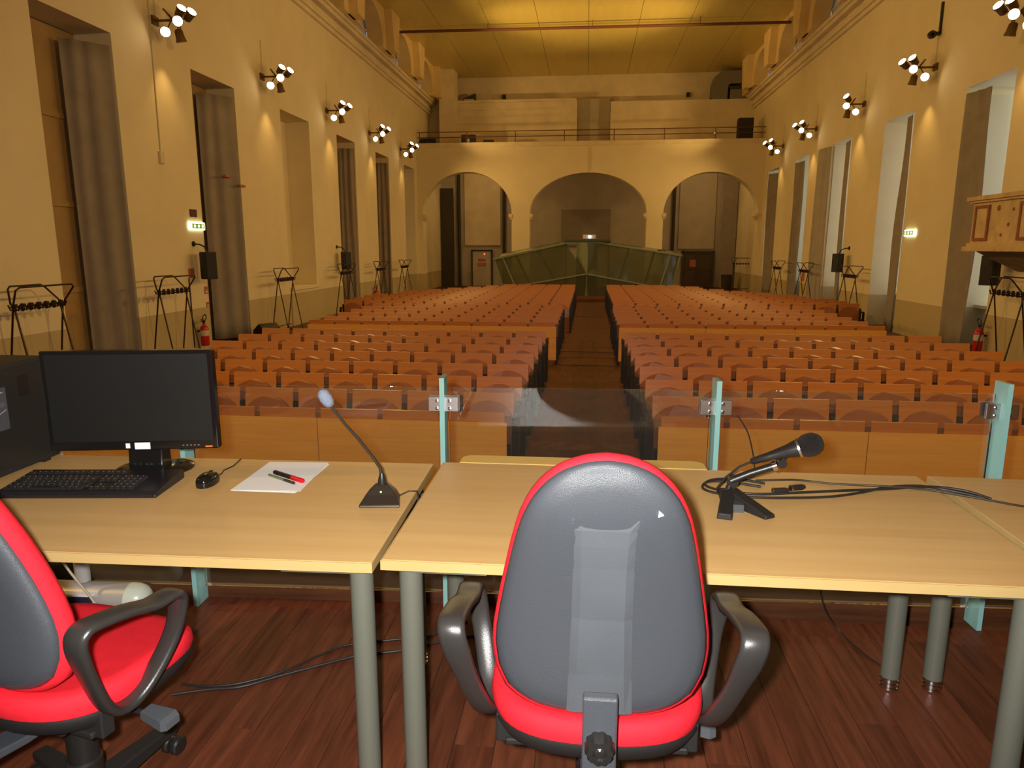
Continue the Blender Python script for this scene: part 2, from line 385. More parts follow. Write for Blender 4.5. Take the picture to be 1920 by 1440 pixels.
# ceiling of long satin panels
ceiling = struct(G().bx(XL-.9, XR+.9, -4, 44, CZ+0.06, CZ+0.3).build('ceiling', M['ceil_gap']))
n = 8; x0, x1 = XL+0.3, XR-0.3; w = (x1-x0)/n
for r_ in range(8):
    ya, yb = -4+r_*5.45, -4+(r_+1)*5.45
    pm = G().bx(-w/2+.008, w/2-.008, 0.0, yb-ya-0.004, 0.0, 0.05).mesh('ceiling_panel', M['ceil'])
    for i in range(n):
        place('ceiling_panel', pm, ceiling, (x0+(i+.5)*w, ya, CZ))
tr = thing('tie_rod', 'dark iron tie rod spanning the hall under the ceiling', 'rod', (0, 30.4, 10.85))
G().tube([(XL+.55, 0, 0.05), (XR-.55, 0, -0.05)], 0.055, 10).build('rod', M['rail'], tr, 40)
for x in (-4.2, 0.0, 4.2):
    G().tube([(x, 0, 0), (x, 0, 0.29)], 0.015, 6).build('hanger', M['rail'], tr)

# ------------------------------------------------------------------ structure: arcade, gallery, rooms behind
g = G()
arches = [(-8.24, -3.78, 3.86, 2.02), (-2.90, 2.80, 3.86, 1.93), (3.58, 8.03, 3.84, 1.93)]
arch_wall(g, XL, XR, 0, 7.22, arches, lambda a, z, d: (a, d, z), YA, YA+0.7, 28)
for x in (-3.78, -2.90, 2.80, 3.58): pass
arc = struct(g.build('wall_arcade', M['wall']))
g = G()
for x, s in ((-8.24, 1), (-3.78, -1), (-2.90, 1), (2.80, -1), (3.58, 1), (8.03, -1)):
    a, b = sorted((x-s*0.02, x+s*0.14)); g.bx(a, b, YA-.06, YA+.72, 3.70, 3.86)
    a, b = sorted((x-s*0.02, x+s*0.08)); g.bx(a, b, YA-.03, YA+.70, 3.60, 3.70)
g.build('impost', M['plaster'], arc)
G().bx(-.03, .03, YA-.03, YA, 5.85, 6.95).build('conduit', M['conduit'], arc)
gal = struct(G().bx(XL, XR, YA-.02, 39.6, 7.05, 7.25).build('floor_gallery', M['plaster']))
# gallery back: lower wall with ledge, recessed upper wall
g = G()
g.bx(XL, -0.70, 38.6, 39.6, 7.25, 9.72); g.bx(1.02, XR, 38.6, 39.6, 7.25, 9.60); g.bx(-0.70, 1.02, 39.3, 39.6, 7.25, 9.90)
struct(G().bx(XL, XR, 39.6, 39.9, 7.25, CZ+.1).build('wall_gallery_upper', M['plaster']))
struct(G().bx(-7.75, -6.95, 37.6, 38.6, 7.25, CZ+.05).build('wall_gallery_pier', M['plaster']))
wb = struct(g.build('wall_gallery', M['plaster']))
g = G()
for z in (8.62, 8.95, 9.28): g.bx(-6.9, -1.5, 38.54, 38.6, z, z+.06)
g.bx(-6.95, -.75, 38.5, 38.62, 9.66, 9.78)
g.build('moulding', M['plaster'], wb)
G().bx(-0.68, 1.0, 39.22, 39.30, 7.26, 9.88).build('niche_panel', M['plaster_d'], wb)
# narthex behind the arcade
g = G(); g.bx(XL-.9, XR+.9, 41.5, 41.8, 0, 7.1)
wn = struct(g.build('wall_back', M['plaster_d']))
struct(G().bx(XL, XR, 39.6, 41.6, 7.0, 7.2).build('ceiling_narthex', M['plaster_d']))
bd = tag(G().bx(-1.55, 1.24, 41.36, 41.5, 2.3, 4.36).build('wall_board', M['curtain'], None), 'plain brown board on the wall seen through the middle arch', 'board')
# door frames and doors beyond the side arches
d1 = thing('glazed_door', 'narrow glazed door with red notice under the arch nearest the coat racks', 'door', (-6.15, 41.3, 0))
G().bx(-.62, -.54, 0, .12, 0, 2.1).bx(.54, .62, 0, .12, 0, 2.1).bx(-.62, .62, 0, .12, 2.02, 2.1).build('door_frame', M['dark'], d1)
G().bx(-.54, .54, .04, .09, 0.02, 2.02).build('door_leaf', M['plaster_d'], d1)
G().bx(-.25, .25, .02, .045, 1.15, 1.35).build('notice', M['notice'], d1)
G().bx(-.22, .22, .02, .045, 1.45, 1.6).build('notice', M['notice'], d1)
G().bx(.12, .18, .015, .045, 1.83, 1.89).build('led', M['red_led'], d1)
d2 = thing('wooden_door', 'dark wooden double door with red notice beyond the third arch', 'door', (6.2, 41.25, 0))
G().bx(-.9, -.82, 0, .15, 0, 2.05).bx(.82, .9, 0, .15, 0, 2.05).bx(-.9, .9, 0, .15, 1.96, 2.05).bx(-.03, .03, -.01, .15, 0, 1.96).build('door_frame', M['green_dark'], d2)
for s in (-1, 1):
    a, b = sorted((s*.03, s*.82)); lf = G().bx(a, b, .05, .1, 0.02, 1.96).build('door_leaf', M['door'], d2)
    for z0, z1 in ((.2, .9), (1.0, 1.8)): G().bx(a+.12, b-.12, .035, .055, z0, z1).build('panel', M['door'], lf, bevel=.01)
G().bx(-.45, -.12, .02, .05, 1.15, 1.55).build('notice', M['notice'], d2)
# dark hangings and pipes in the narthex
def hanging(nm, label, cat, x0, x1, z0, z1, y, mt, th=.08):
    return tag(G().bx(x0, x1, y, y+th, z0, z1).build(nm, mt, None, bevel=.01), label, cat)
hanging('dark_hanging', 'dark cloth hanging in the corner behind the first arch', 'cloth', -8.45, -7.7, 0, 5.55, 40.9, M['dark'])
hanging('pale_screen', 'pale roller screen behind the first arch above the glazed door', 'screen', -7.15, -5.05, 2.35, 6.4, 41.38, M['plaster'])
hanging('pale_screen', 'pale roller screen behind the third arch above the wooden door', 'screen', 5.05, 7.05, 2.15, 6.4, 41.38, M['plaster_d'])
hanging('dark_hanging', 'dark cloth hanging behind the third arch beside the bin', 'cloth', 7.4, 8.15, 0, 6.2, 41.0, M['curtain'])
for x, lb in ((-7.45, 'thin dark pipe beside the dark cloth behind the first arch'), (-4.85, 'thin dark pipe by the pier between first and middle arch'), (4.75, 'thin dark pipe by the pier between middle and third arch')):
    tag(G().tube([(x, 41.3, 0), (x, 41.3, 7.0)], .09, 10).build('drain_pipe', M['dark'], None, 40), lb, 'pipe')
for x, lb in ((-5.6, 'unseen round lamp added in the vestibule behind the first arch'), (5.6, 'unseen round lamp added in the vestibule behind the third arch')):
    t = thing('added_vestibule_lamp', lb, 'lamp', (x, 38.4, 7.05))  # out of view, added to brighten the vestibule
    G().lathe([(0, -.02), (.2, -.02), (.2, 0), (0, 0)], 20).build('plate', M['can'], t); G().lathe([(0, -.10), (.1, -.09), (.16, -.05), (.18, -.02), (0, -.02)], 20).build('globe', M['lens'], t, 60)
    lamp('added_vestibule_fill', 'POINT', (x, 38.4, 6.7), 60, LAMP, shadow_soft_size=.15)
bn = thing('waste_bin', 'black round waste bin beside the wooden door', 'bin', (7.45, 39.3, 0))
G().lathe([(.24, 0), (.30, .75), (.28, .75), (.22, .03)], 20).build('bin_body', M['dark'], bn, 40)
G().lathe([(.31, .74), (.31, .79), (.27, .79), (.27, .74), (.31, .74)], 20).build('rim', M['black'], bn, 40)

# gallery railing and gear
gr = thing('gallery_railing', 'thin rust brown railing along the gallery edge above the arches', 'railing', (0, YA+.1, 7.25))
for z in (.52, .27): G().tube([(XL+.05, 0, z), (XR-.05, 0, z)], .022, 6).build('handrail', M['rail'], gr)
pm = G().tube([(0, 0, 0), (0, 0, .52)], .022, 6).mesh('post', M['rail'])
for k in range(8): place('post', pm, gr, (-8.35+k*2.37, 0, 0))
def stage_monitor(loc, rz, w, label, h=.32):
    t = thing('stage_monitor', label, 'speaker', loc, rz)
    G().prism([(-.22, 0), (.2, 0), (.2, h*.55), (-.05, h), (-.22, h*.7)], lambda p, a: (a, p[0], p[1]), -w/2, w/2).build('cabinet', M['black_m'], t)
    G().prism([(-.23, h*.12), (-.215, h*.12), (-.215, h*.62), (-.23, h*.62)], lambda p, a: (a, p[0], p[1]), -w/2+.04, w/2-.04).build('grille', M['black'], t)
    return t
stage_monitor((-8.05, 36.2, 7.25), 0, .75, 'black wedge monitor on the gallery against the coat rack wall')
stage_monitor((-5.0, 36.2, 7.25), 0, .5, 'smallest black wedge monitor on the gallery, beside the square speaker', .22)
t = thing('gallery_speaker', 'square black speaker with small white light on the gallery', 'speaker', (-6.0, 36.2, 7.25))
G().bx(-.34, .34, -.2, .2, 0, .45).build('cabinet', M['black_m'], t, bevel=.01); G().bx(-.3, .3, -.215, -.2, .04, .41).build('grille', M['black'], t)
G().bx(-.07, .07, -.225, -.21, .1, .24).build('lamp', M['notice_w'], t)
t = thing('gallery_speaker', 'tall black speaker standing on the gallery near the pulpit wall', 'speaker', (7.3, 36.1, 7.25))
G().bx(-.34, .34, -.25, .25, 0, .98).build('cabinet', M['black_m'], t, bevel=.01); G().bx(-.3, .3, -.265, -.25, .05, .93).build('grille', M['black'], t)
t = thing('railing_lamp', 'tiny white lamp clipped to the gallery railing', 'lamp', (5.8, YA+.06, 7.25))
G().bx(-.05, .05, -.05, .0, .2, .32).build('body', M['black'], t); G().lathe([(.045, 0), (.045, .02)], 10, Matrix.Translation((0, -.05, .26)) @ along((0, -1, 0))).build('lens', M['notice_w'], t)
dk = thing('air_duct', 'large bent grey air duct on the gallery ledge', 'duct', (7.3, 39.0, 9.60))
g = G(); g.prism([(-1.22, 0), (-1.22, .75), (-1.1, 1.1), (-.85, 1.3), (-.5, 1.38), (.85, 1.38), (.85, .75), (-.3, .75), (-.42, .65), (-.45, 0)], lambda p, a: (p[0], a, p[1]), -.35, .35)
g.build('duct_body', M['duct'], dk, bevel=.02)
G().bx(-.35, .85, -.38, .36, .50, .62).build('duct_flange', M['dark'], dk)
for x in (-1.24, -.44): G().bx(x-.02, x+.02, -.37, .37, 0, .06).build('foot', M['dark'], dk)
G().bx(-.3, .85, -.3, .3, .0, .5).build('fan_box', M['duct'], dk, bevel=.02)
for x, z, lb in ((-4.6, 10.1, 'small black camera on the wall above the gallery mouldings'), (5.0, 10.0, 'small black camera on the gallery wall beside the air duct')):
    t = thing('wall_camera', lb, 'camera', (x, 39.6, z))
    G().bx(-.09, .09, -.22, -.05, -.1, .12).build('body', M['black'], t, bevel=.02); G().bx(-.03, .03, -.06, 0.0, -.03, .03).build('bracket', M['black'], t)
t = thing('floodlight', 'dark floodlight standing on the ledge above the gallery mouldings', 'lamp', (-6.4, 38.9, 9.785))
G().prism([(-.3, 0), (.35, 0), (.35, .38), (-.3, .12)], lambda p, a: (p[0], a, p[1]), -.2, .2).build('housing', M['dark'], t)
G().bx(-.25, .3, -.215, -.2, .02, .1).build('lens', M['lens_off'], t)

# ------------------------------------------------------------------ glass booth at the end of the aisle
b0 = thing('glass_booth', 'greenish glass booth with slanted wings at the end of the aisle', 'booth', (0, 31.5, 0.14))
def beam(p, q, w, h):
    p, q = Vector(p), Vector(q); d = (q-p); L = d.length
    m = d.to_track_quat('X', 'Z').to_matrix()
    return G().box((p+q)/2, (L, w, h), m)
zc = -0.14
T0, T1, T2, T3 = (-4.3, .9, 1.70+zc), (-1.0, .1, 2.42+zc), (.38, .1, 2.46+zc), (4.15, .9, 1.88+zc)
B0, B1, B2, B3 = (-3.75, .55, .42+zc), (-.05, -.3, 1.10+zc), (-.02, -.3, 1.10+zc), (3.7, .55, .40+zc)
for p, q in ((T0, T1), (T1, T2), (T2, T3)): beam(p, q, .12, .10).build('top_beam', M['green_frame'], b0, bevel=.01)
for p, q in ((B0, B1), (B2, B3)): beam(p, q, .08, .06).build('lower_beam', M['green_frame'], b0)
def lerp(a, b, t): return Vector(a).lerp(Vector(b), t)
for (ta, tb, ba, bb) in ((T0, T1, B0, B1), (T3, T2, B3, B2)):
    ts = [0, .14, .32, .62, 1.0]
    for k in range(4):
        a, b, c, d = lerp(ta, tb, ts[k]), lerp(ta, tb, ts[k+1]), lerp(ba, bb, ts[k+1]), lerp(ba, bb, ts[k])
        nrm = Vector((0, -.012, 0))
        G().add([a+nrm, b+nrm, c+nrm, d+nrm, a-nrm, b-nrm, c-nrm, d-nrm], [(0,1,2,3),(7,6,5,4),(0,4,5,1),(1,5,6,2),(2,6,7,3),(3,7,4,0)]).build('glass_panel', M['green_glass'], b0)
        if k: beam(a, d, .06, .06).build('mullion', M['green_dark' if k > 1 else 'green_frame'], b0)
        # lower glass reaching the step
        c2, d2_ = Vector((c.x, c.y+.05, 0.0)), Vector((d.x, d.y+.05, 0.0))
        if k >= 2:
            G().add([c+nrm, d+nrm, d2_+nrm, c2+nrm, c-nrm, d-nrm, d2_-nrm, c2-nrm], [(0,1,2,3),(7,6,5,4),(0,4,5,1),(1,5,6,2),(2,6,7,3),(3,7,4,0)]).build('glass_panel', M['green_glass'], b0)
    e = lerp(ba, bb, .02); beam(lerp(ta, tb, .02), (e.x, e.y, 0), .07, .07).build('post', M['green_frame'], b0)
# prow in the middle
G().prism([(-.5, .1), (-.03, -.3), (-.03, -.26), (-.46, .12)], lambda p, a: (p[0], p[1], a), 0, 2.3).build('prow_glass', M['green_frame'], b0)
G().prism([(.42, .1), (-.01, -.3), (-.01, -.26), (.38, .12)], lambda p, a: (p[0], p[1], a), 0, 2.3).build('prow_glass', M['green_dark'], b0)
G().bx(-1.05, 1.0, .0, 1.6, 2.34, 2.44).build('roof', M['green_dark'], b0, bevel=.01)
for x in (-1.0, .95): G().bx(x-.05, x+.05, 1.5, 1.58, 0, 2.34).build('post', M['green_dark'], b0)
G().add([T0, T1, (-1.0, 1.6, 2.40), (-4.3, 1.7, 1.75), (T0[0], T0[1], T0[2]-.02), (T1[0], T1[1], T1[2]-.02), (-1.0, 1.6, 2.38), (-4.3, 1.7, 1.73)], [(0,1,2,3),(7,6,5,4),(0,4,5,1),(1,5,6,2),(2,6,7,3),(3,7,4,0)]).build('roof_glass', M['green_glass'], b0)
G().add([T3, T2, (.38, 1.6, 2.40), (4.15, 1.7, 1.9), (T3[0], T3[1], T3[2]-.02), (T2[0], T2[1], T2[2]-.02), (.38, 1.6, 2.38), (4.15, 1.7, 1.88)], [(0,1,2,3),(7,6,5,4),(0,4,5,1),(1,5,6,2),(2,6,7,3),(3,7,4,0)]).build('roof_glass', M['green_glass'], b0)
pr = thing('projector', 'white projector with bright lens on top of the glass booth', 'projector', (0.05, 31.75, 2.58))
G().bx(-.28, .28, -.18, .2, .02, .2).build('body', M['projector'], pr, bevel=.02)
for x in (-.22, .22): G().bx(x-.03, x+.03, -.05, .05, 0, .03).build('foot', M['dark'], pr)
G().lathe([(.045, 0), (.045, .05)], 12, Matrix.Translation((.02, -.18, .12)) @ along((0, -1, 0))).build('lens', M['spark'], pr)

# ------------------------------------------------------------------ windows, curtains in the recesses
for i, (a, b) in enumerate(LW):
    if i in (2,): continue
    x = XL-.70
    w = struct(G().bx(x-.04, x, a+.02, b-.02, 1.0 if i == 5 else 0.0, LH-.02).build('window_%d' % (i+1), M['shutter'] if i != 5 else M['lunette']))
    for k in (1, 2, 3): G().bx(x, x+.03, a+.05, b-.05, k*1.5-.05, k*1.5+.05).build('rail', M['shutter'] if i != 5 else M['plaster'], w)
for i, (a, b) in enumerate(RW):
    x = XR+1.0
    w = struct(G().bx(x, x+.04, a+.02, b-.02, 0.95, RH-.02).build('window_%d' % (11+i), M['blind']))
    G().bx(x-.04, x, (a+b)/2-.03, (a+b)/2+.03, .95, RH-.02).build('mullion', M['plaster'], w)
    G().bx(x-.30, x+.0, a+.001, b-.001, .88, .95).build('sill', M['plaster'], w)
# niche ledge in the open recess
a, b = LW[2]
struct(G().bx(XL-.62, XL+.04, a+.002, b-.002, 0, 1.02).bx(XL-.66, XL+.10, a+.002, b-.002, 1.02, 1.10).build('niche_ledge', M['wall']))['label'] = 'low wall with ledge closing the open recess'

def curtain(label, path, z0, z1, mt, folds=7, amp=.05, flare=None, group=None):
    """path: plan points from one end to the other"""
    N, Kz = 64, 14
    P = [Vector((*p, 0)) for p in path]
    seg = [0]
    for i in range(1, len(P)): seg.append(seg[-1]+(P[i]-P[i-1]).length)
    def at(t):
        d = t*seg[-1]
        for i in range(1, len(P)):
            if d <= seg[i]+1e-9:
                u = (d-seg[i-1])/(seg[i]-seg[i-1]); return P[i-1].lerp(P[i], u), (P[i]-P[i-1]).normalized()
        return P[-1], (P[-1]-P[-2]).normalized()
    ph = random.random()*6
    vs = []; fs = []
    for k in range(Kz+1):
        z = z0+(z1-z0)*k/Kz
        for i in range(N+1):
            t = i/N
            tt = t
            if flare: tt = t*(1+flare(k/Kz))
            p, d = at(min(max(tt, 0), 1) if not flare else min(tt, 1.0))
            if flare and tt > 1: p = p + d*(tt-1)*seg[-1]
            nr = Vector((-d.y, d.x, 0))
            w = amp*(0.5+0.5*(1-k/Kz))*math.sin(folds*2*math.pi*t+ph+.7*math.sin(3*k/Kz+t*5)) + .3*amp*math.sin(folds*4.7*t+k*.4)
            q = p+nr*w
            vs.append((q.x, q.y, z))
    for k in range(Kz):
        for i in range(N):
            a = k*(N+1)+i; fs.append((a, a+1, a+N+2, a+N+1))
    c = P[0]
    gg = G(); gg.v = [(v[0]-c.x, v[1]-c.y, v[2]) for v in vs]; gg.f = fs
    o = gg.build('curtain', mt, None, 60); o.location = (c.x, c.y, 0)
    s = o.modifiers.new('solid', 'SOLIDIFY'); s.thickness = .012; s.offset = 0
    tag(o, label, 'curtain', group)
    return o
for i, (a, b) in enumerate(LW):
    if i in (2, 5): continue
    n_ = {0: 'first', 1: 'second', 3: 'fourth', 4: 'fifth'}[i]
    curtain('brown curtain in the %s recess from the podium, wall opposite the pulpit' % n_,
            [(XL-.03, b-.03), (XL-.25, (b+min(b-.06, (a+(.55 if i == 0 else .15))*1.066))/2-.02), (XL-.56, min(b-.08, (a+(.55 if i == 0 else .15))*1.066))], .02, LH-.22, M['curtain'], 2.6, .035)
bulge = lambda A: (lambda k: A*math.sin(math.pi*min(1, k*1.05))**2)
a, b = RW[0]
curtain('brown curtain drawn to one side in the recess next to the pulpit', [(XR+.0, b-.02), (XR+.08, b-.45), (XR+.12, b-.78)], .02, RH-.12, M['curtain'], 2.5, .03, bulge(.12))
a, b = RW[1]
curtain('brown curtain gathered at the side of the second recess from the pulpit', [(XR-.03, a+.02), (XR+.02, a+.25), (XR+.06, a+.50)], .02, RH-.10, M['curtain'], 3, .03, lambda k: .6*math.sin(math.pi*k)**3 + .55*(1-k)**2)
a, b = RW[2]
curtain('brown curtain gathered at the side of the third recess from the pulpit', [(XR-.03, a+.02), (XR+.02, a+.3), (XR+.06, a+.60)], .02, RH-.10, M['curtain'], 3, .03, lambda k: .3*math.sin(math.pi*k)**2)
curtain('loose grey curtain hanging out of the third recess from the pulpit into the hall', [(XR+.05, b-.05), (XR-.12, b+.25), (XR-.16, b+.95)], .02, RH-.05, M['curtain_g'], 4, .05)
a, b = RW[3]
curtain('brown curtain drawn to one side in the fourth recess from the pulpit', [(XR+.0, b-.02), (XR+.08, b-.5), (XR+.12, b-.85)], .02, RH-.12, M['curtain'], 5, .04)
a, b = RW[4]
curtain('brown curtain drawn right across the last recess on the pulpit wall', [(XR+.02, b-.04), (XR+.32, b-.7), (XR+.45, a+.08)], .02, RH-.12, M['curtain'], 6, .04)

# ------------------------------------------------------------------ rows of seats
SP, SW = .57, .51            # seat pitch, seat width
TILT = R(9)
def arc_pts(w, z0, z1, sag, n=10):
    # sheet with an arched top edge
    h = w/2; top = []
    rad = (h*h+sag*sag)/(2*sag)
    for i in range(n+1):
        x = -h+w*i/n; top.append((x, z1-rad+math.sqrt(rad*rad-x*x)))
    return [(-h, z0), (h, z0)] + top[::-1]
back_me = G().prism([(-SW/2, .50), (SW/2, .50), (SW/2, .83), (-SW/2, .83)], lambda p, d: (p[0], d+(p[1]-.5)*math.tan(TILT)-.05, p[1]), 0, .02).mesh('seat_back', M['bench'])
seat_me = G().prism(arc_pts(.48, .40, .752, .13), lambda p, d: (p[0], d-.085+.035*math.cos(p[0]/.24*1.3)+(p[1]-.5)*.08, p[1]), 0, .018).mesh('tip_up_seat', M['bench_seat'])
def leg_mesh(end):
    g = G()
    g.bx(-.022, .022, -.03, .03, 0, .70)
    g.bx(-.022, .022, -.24, .24, 0, .035)
    g.bx(-.02, .02, -.30, .0, .40, .44)
    g.bx(-.02, .02, .0, .22, .66, .70)
    if end: g.bx(-.025, .025, -.26, -.21, 0, .62); g.bx(-.02, .02, -.24, .2, .60, .64)
    return g.mesh('leg', M['bench_leg'])
leg_me, leg_end_me = leg_mesh(False), leg_mesh(True)
desk_leg_me = G().bx(-.022, .022, -.03, .03, 0, .72).bx(-.022, .022, -.03, .34, 0, .035).mesh('leg', M['bench_leg'])
tab_me = G().bx(-SW/2-.005, SW/2+.005, .0, .022, .60, .832).mesh('writing_flap', M['bench'])
slot_me = G().bx(-.03, .03, .004, .03, .55, .795).mesh('bracket', M['bench_slot'])
SIDE = {-1: 'opposite the pulpit', 1: 'on the pulpit side'}
def seat_row(side, x0, y, n, label, group, sx=1.0):
    t = thing('seat_row', label, 'bench', (x0, y, 0), 0, group); t.scale = (sx, 1, 1)
    for k in range(n):
        c = side*(SW/2+k*SP)
        place('seat_back', back_me, t, (c, 0, 0)); place('tip_up_seat', seat_me, t, (c, 0, 0))
    for k in range(n+1):
        c = side*(-(SP-SW)/2 + k*SP)
        place('leg', leg_end_me if k in (0, n) else leg_me, t, (c, 0, 0))
        if 0 < k < n: place('bracket', slot_me, t, (c, 0.0, 0))
    return t
panel_me = {}
def front_desk(side, x0, y, n, label, group, sx=1.0):
    t = thing('front_desk', label, 'desk', (x0, y, 0), 0, group); t.scale = (sx, 1, 1)
    k = 0
    while k < n:
        m = min(3, n-k)
        if m not in panel_me: panel_me[m] = G().bx(0.003, m*SP-.003, -.03, -.008, .10, .748).mesh('front_panel', M['panel'])
        xs = (k*SP-.03) if side > 0 else -(k*SP-.03)-m*SP
        place('front_panel', panel_me[m], t, (xs, 0, 0)); k += m
    for k in range(n): place('writing_flap', tab_me, t, (side*(SW/2+k*SP), 0, 0))
    for k in range(n+1):
        c = side*(-(SP-SW)/2 + k*SP)
        place('bracket', slot_me, t, (c, 0, 0)) if k < n else None
        place('leg', desk_leg_me, t, (c, .07, 0))
    return t
for side in (-1, 1):
    S = SIDE[side]
    e1, e2, e3 = {-1: (-.70, -.60, -.46), 1: (.655, .645, .74)}[side]
    sx2 = .965 if side < 0 else .945
    front_desk(side, e1, 5.93, 9, 'long wooden desk front facing the podium, %s' % ('away from the pulpit' if side < 0 else 'on the pulpit side'), 'front desks')
    for k in range(7):
        seat_row(side, e1+(.0 if side < 0 else .0), 6.80+.868*k, 9, '%s row of tip-up seats behind the front desk, %s' % (ORD[k], 'away from the pulpit' if side < 0 else 'on the pulpit side'), 'front block of seats')
    front_desk(side, e2, 13.50, 9, 'orange wooden desk front of the middle seating block, %s' % ('away from the pulpit' if side < 0 else 'on the pulpit side'), 'middle desks', sx2)
    for k in range(5):
        seat_row(side, e2, 14.30+.86*k, 9, '%s row of seats in the middle seating block, %s' % (ORD[k], 'away from the pulpit' if side < 0 else 'on the pulpit side'), 'middle block of seats', sx2)
    lens = [11, 11, 11, 11, 10, 10, 9, 8, 7, 6, 5] if side < 0 else [11, 11, 11, 10, 10, 9, 8, 7, 6, 6, 5]
    for k in range(11):
        seat_row(side, e3, 18.95+.86*k, lens[k], '%s row of seats in the rear seating block, %s' % (ORD[k], 'away from the pulpit' if side < 0 else 'on the pulpit side'), 'rear block of seats')

# ------------------------------------------------------------------ coat racks
def coat_rack(loc, label, mirror=1):
    t = thing('coat_rack', label, 'coat rack', loc, 0, 'coat racks along the walls')
    def loop(w, s, wt):
        h, x1, x0, zc_ = w/2, s*.17, -s*.22, 1.42
        pts = [(x0, -h+.05, 0.03), (0, -h+.07, zc_-.05), (s*.04, -h+.05, zc_+.05), (x1-s*.02, -h+.06-wt, 1.66), (x1, -h+.12-wt, 1.70)]
        pts += [(p[0], -p[1], p[2]) for p in pts[::-1]]
        return G().tube(pts, .014, 8)
    loop(1.10, 1, .07).build('frame_loop', M['rack'], t, 50); loop(1.02, -1, -.10).build('frame_loop', M['rack'], t, 50)
    G().tube([(0, -.53, 1.42), (0, .53, 1.42)], .012, 8).build('hook_bar', M['rack'], t, 50)
    hm = G().tube([(-.09, 0, .03), (-.06, 0, -.045), (0, 0, -.02), (.06, 0, -.045), (.09, 0, .03)], .012, 6).lathe([(.0, -.07), (.03, -.055), (.03, .04), (.0, .05)], 8).mesh('hook', M['rack'])
    for k in range(7): place('hook', hm, t, (0, -.45+k*.15, 1.42))
    for s in (-1, 1): G().bx(-.26, .26, s*.5-.022, s*.5+.022, 0, .04).build('foot', M['rack'], t)
    G().tube([(-.12, -.5, .18), (-.12, .5, .18)], .011, 6).build('stretcher', M['rack'], t)
    return t
r0 = coat_rack((-8.0, 9.57, 0), 'bare metal coat rack standing before the first recess, opposite the pulpit')
LR = [(13.0, 'bare metal coat rack beside the hanging speaker and red extinguisher'), (18.2, 'bare metal coat rack standing before the open niche'),
      (23.0, 'metal coat rack partly behind the second wall speaker opposite the pulpit'), (27.0, 'metal coat rack with a small extinguisher at its feet'), (30.7, 'last metal coat rack before the arches, opposite the pulpit')]
for y, lb in LR: dup(r0, (-8.0, y, 0), 0, lb)
for y, lb in [(13.95, 'metal coat rack standing under the painted pulpit'), (22.0, 'metal coat rack beside the wall speaker, pulpit side'), (26.5, 'metal coat rack with a red plaque behind it, pulpit side'), (30.2, 'last metal coat rack before the arches, pulpit side')]:
    dup(r0, (7.72, y, 0), 0, lb)
dup(r0, (7.9, 37.6, 0), R(90), 'metal coat rack under the third arch')

# ------------------------------------------------------------------ wall speakers, signs, extinguishers
def wall_speaker(face, s, y, z, label):
    t = thing('wall_speaker', label, 'speaker', (face, y, z), 0, 'speakers on the side walls')
    rot = Matrix.Rotation(s*R(-28), 4, 'Z')
    g = G().prism([(-.15, -.1), (.15, -.1), (.12, .12), (.05, .17), (-.05, .17), (-.12, .12)], lambda p, a: (p[0], -p[1], a), -.29, .29)
    g.xf(Matrix.Translation((s*.32, 0, 0)) @ rot).build('cabinet', M['black_m'], t, bevel=.01)
    G().prism([(-.11, .125), (-.05, .178), (.05, .178), (.11, .125)], lambda p, a: (p[0], -p[1], a), -.27, .27).xf(Matrix.Translation((s*.32, 0, 0)) @ rot).build('grille', M['black'], t)
    G().tube([(s*.02, .0, .46), (s*.14, -.0, .45), (s*.25, 0, .40), (s*.30, 0, .28)], .018, 8).build('bracket_arm', M['black'], t, 50)
    G().lathe([(.06, 0), (.06, .025)], 12, Matrix.Translation((0, 0, .46)) @ along((s, 0, 0))).build('wall_plate', M['black'], t)
    return t
wall_speaker(XL, 1, 14.72, 1.86, 'black wall speaker on a bent arm under the lit exit sign, opposite the pulpit')
wall_speaker(XL, 1, 23.6, 1.80, 'black wall speaker behind the fourth coat rack, opposite the pulpit')
wall_speaker(XR, -1, 23.6, 1.76, 'black wall speaker between the second and third recess on the pulpit wall')
wall_speaker(XR, -1, 14.95, 1.80, 'black wall speaker hanging below the painted pulpit')
def exit_sign(loc, s, label, L=.62, axis='Y'):
    t = thing('exit_sign', label, 'exit sign', loc, 0)
    d = Vector((s, 0, 0))
    G().bx(*sorted((0, s*.05)), -L/2, L/2, -.085, .085).build('light_box', M['sign_lit'], t, bevel=.02)
    b = G().bx(*sorted((s*.05, s*.056)), -L*.36, L*.44, -.05, .05).build('pictogram_band', M['sign_green'], t)
    for k in (-.2, .05, .3):
        y = k*L
        G().bx(*sorted((s*.056, s*.06)), y-.02, y+.02, -.03, .03).bx(*sorted((s*.056, s*.06)), y-.035, y+.035, -.005, .012).build('pictogram', M['sign_lit'], b)
    return t
exit_sign((XL, 14.88, 2.70), 1, 'lit exit sign above the bent-arm speaker, opposite the pulpit')
exit_sign((XR, 19.36, 2.605), -1, 'lit exit sign on the pulpit wall beside the second recess')
exit_sign((XL, 36.6, 2.53), 1, 'lit exit sign just inside the first arch', .5)
exit_sign((XR, 36.4, 2.52), -1, 'lit exit sign just inside the third arch', .5)
tag(G().bx(XL, XL+.02, 14.68, 14.94, 2.95-.06, 3.05).build('wall_plate', M['sign_dark']), 'small dark red plate above the lit exit sign, opposite the pulpit', 'plate')
tag(G().bx(XL, XL+.012, 14.44, 14.66, 1.60, 1.80).build('safety_notice', M['notice']), 'dull red square notice above the extinguisher hose pipe', 'notice')
def notice(y, z, w, h, label):
    t = thing('safety_notice', label, 'notice', (XL, y, z))
    G().bx(0, .012, -w/2, w/2, 0, h).build('plate', M['notice'], t); G().bx(.012, .016, -w*.3, w*.3, h*.12, h*.45).build('white_field', M['notice_w'], t)
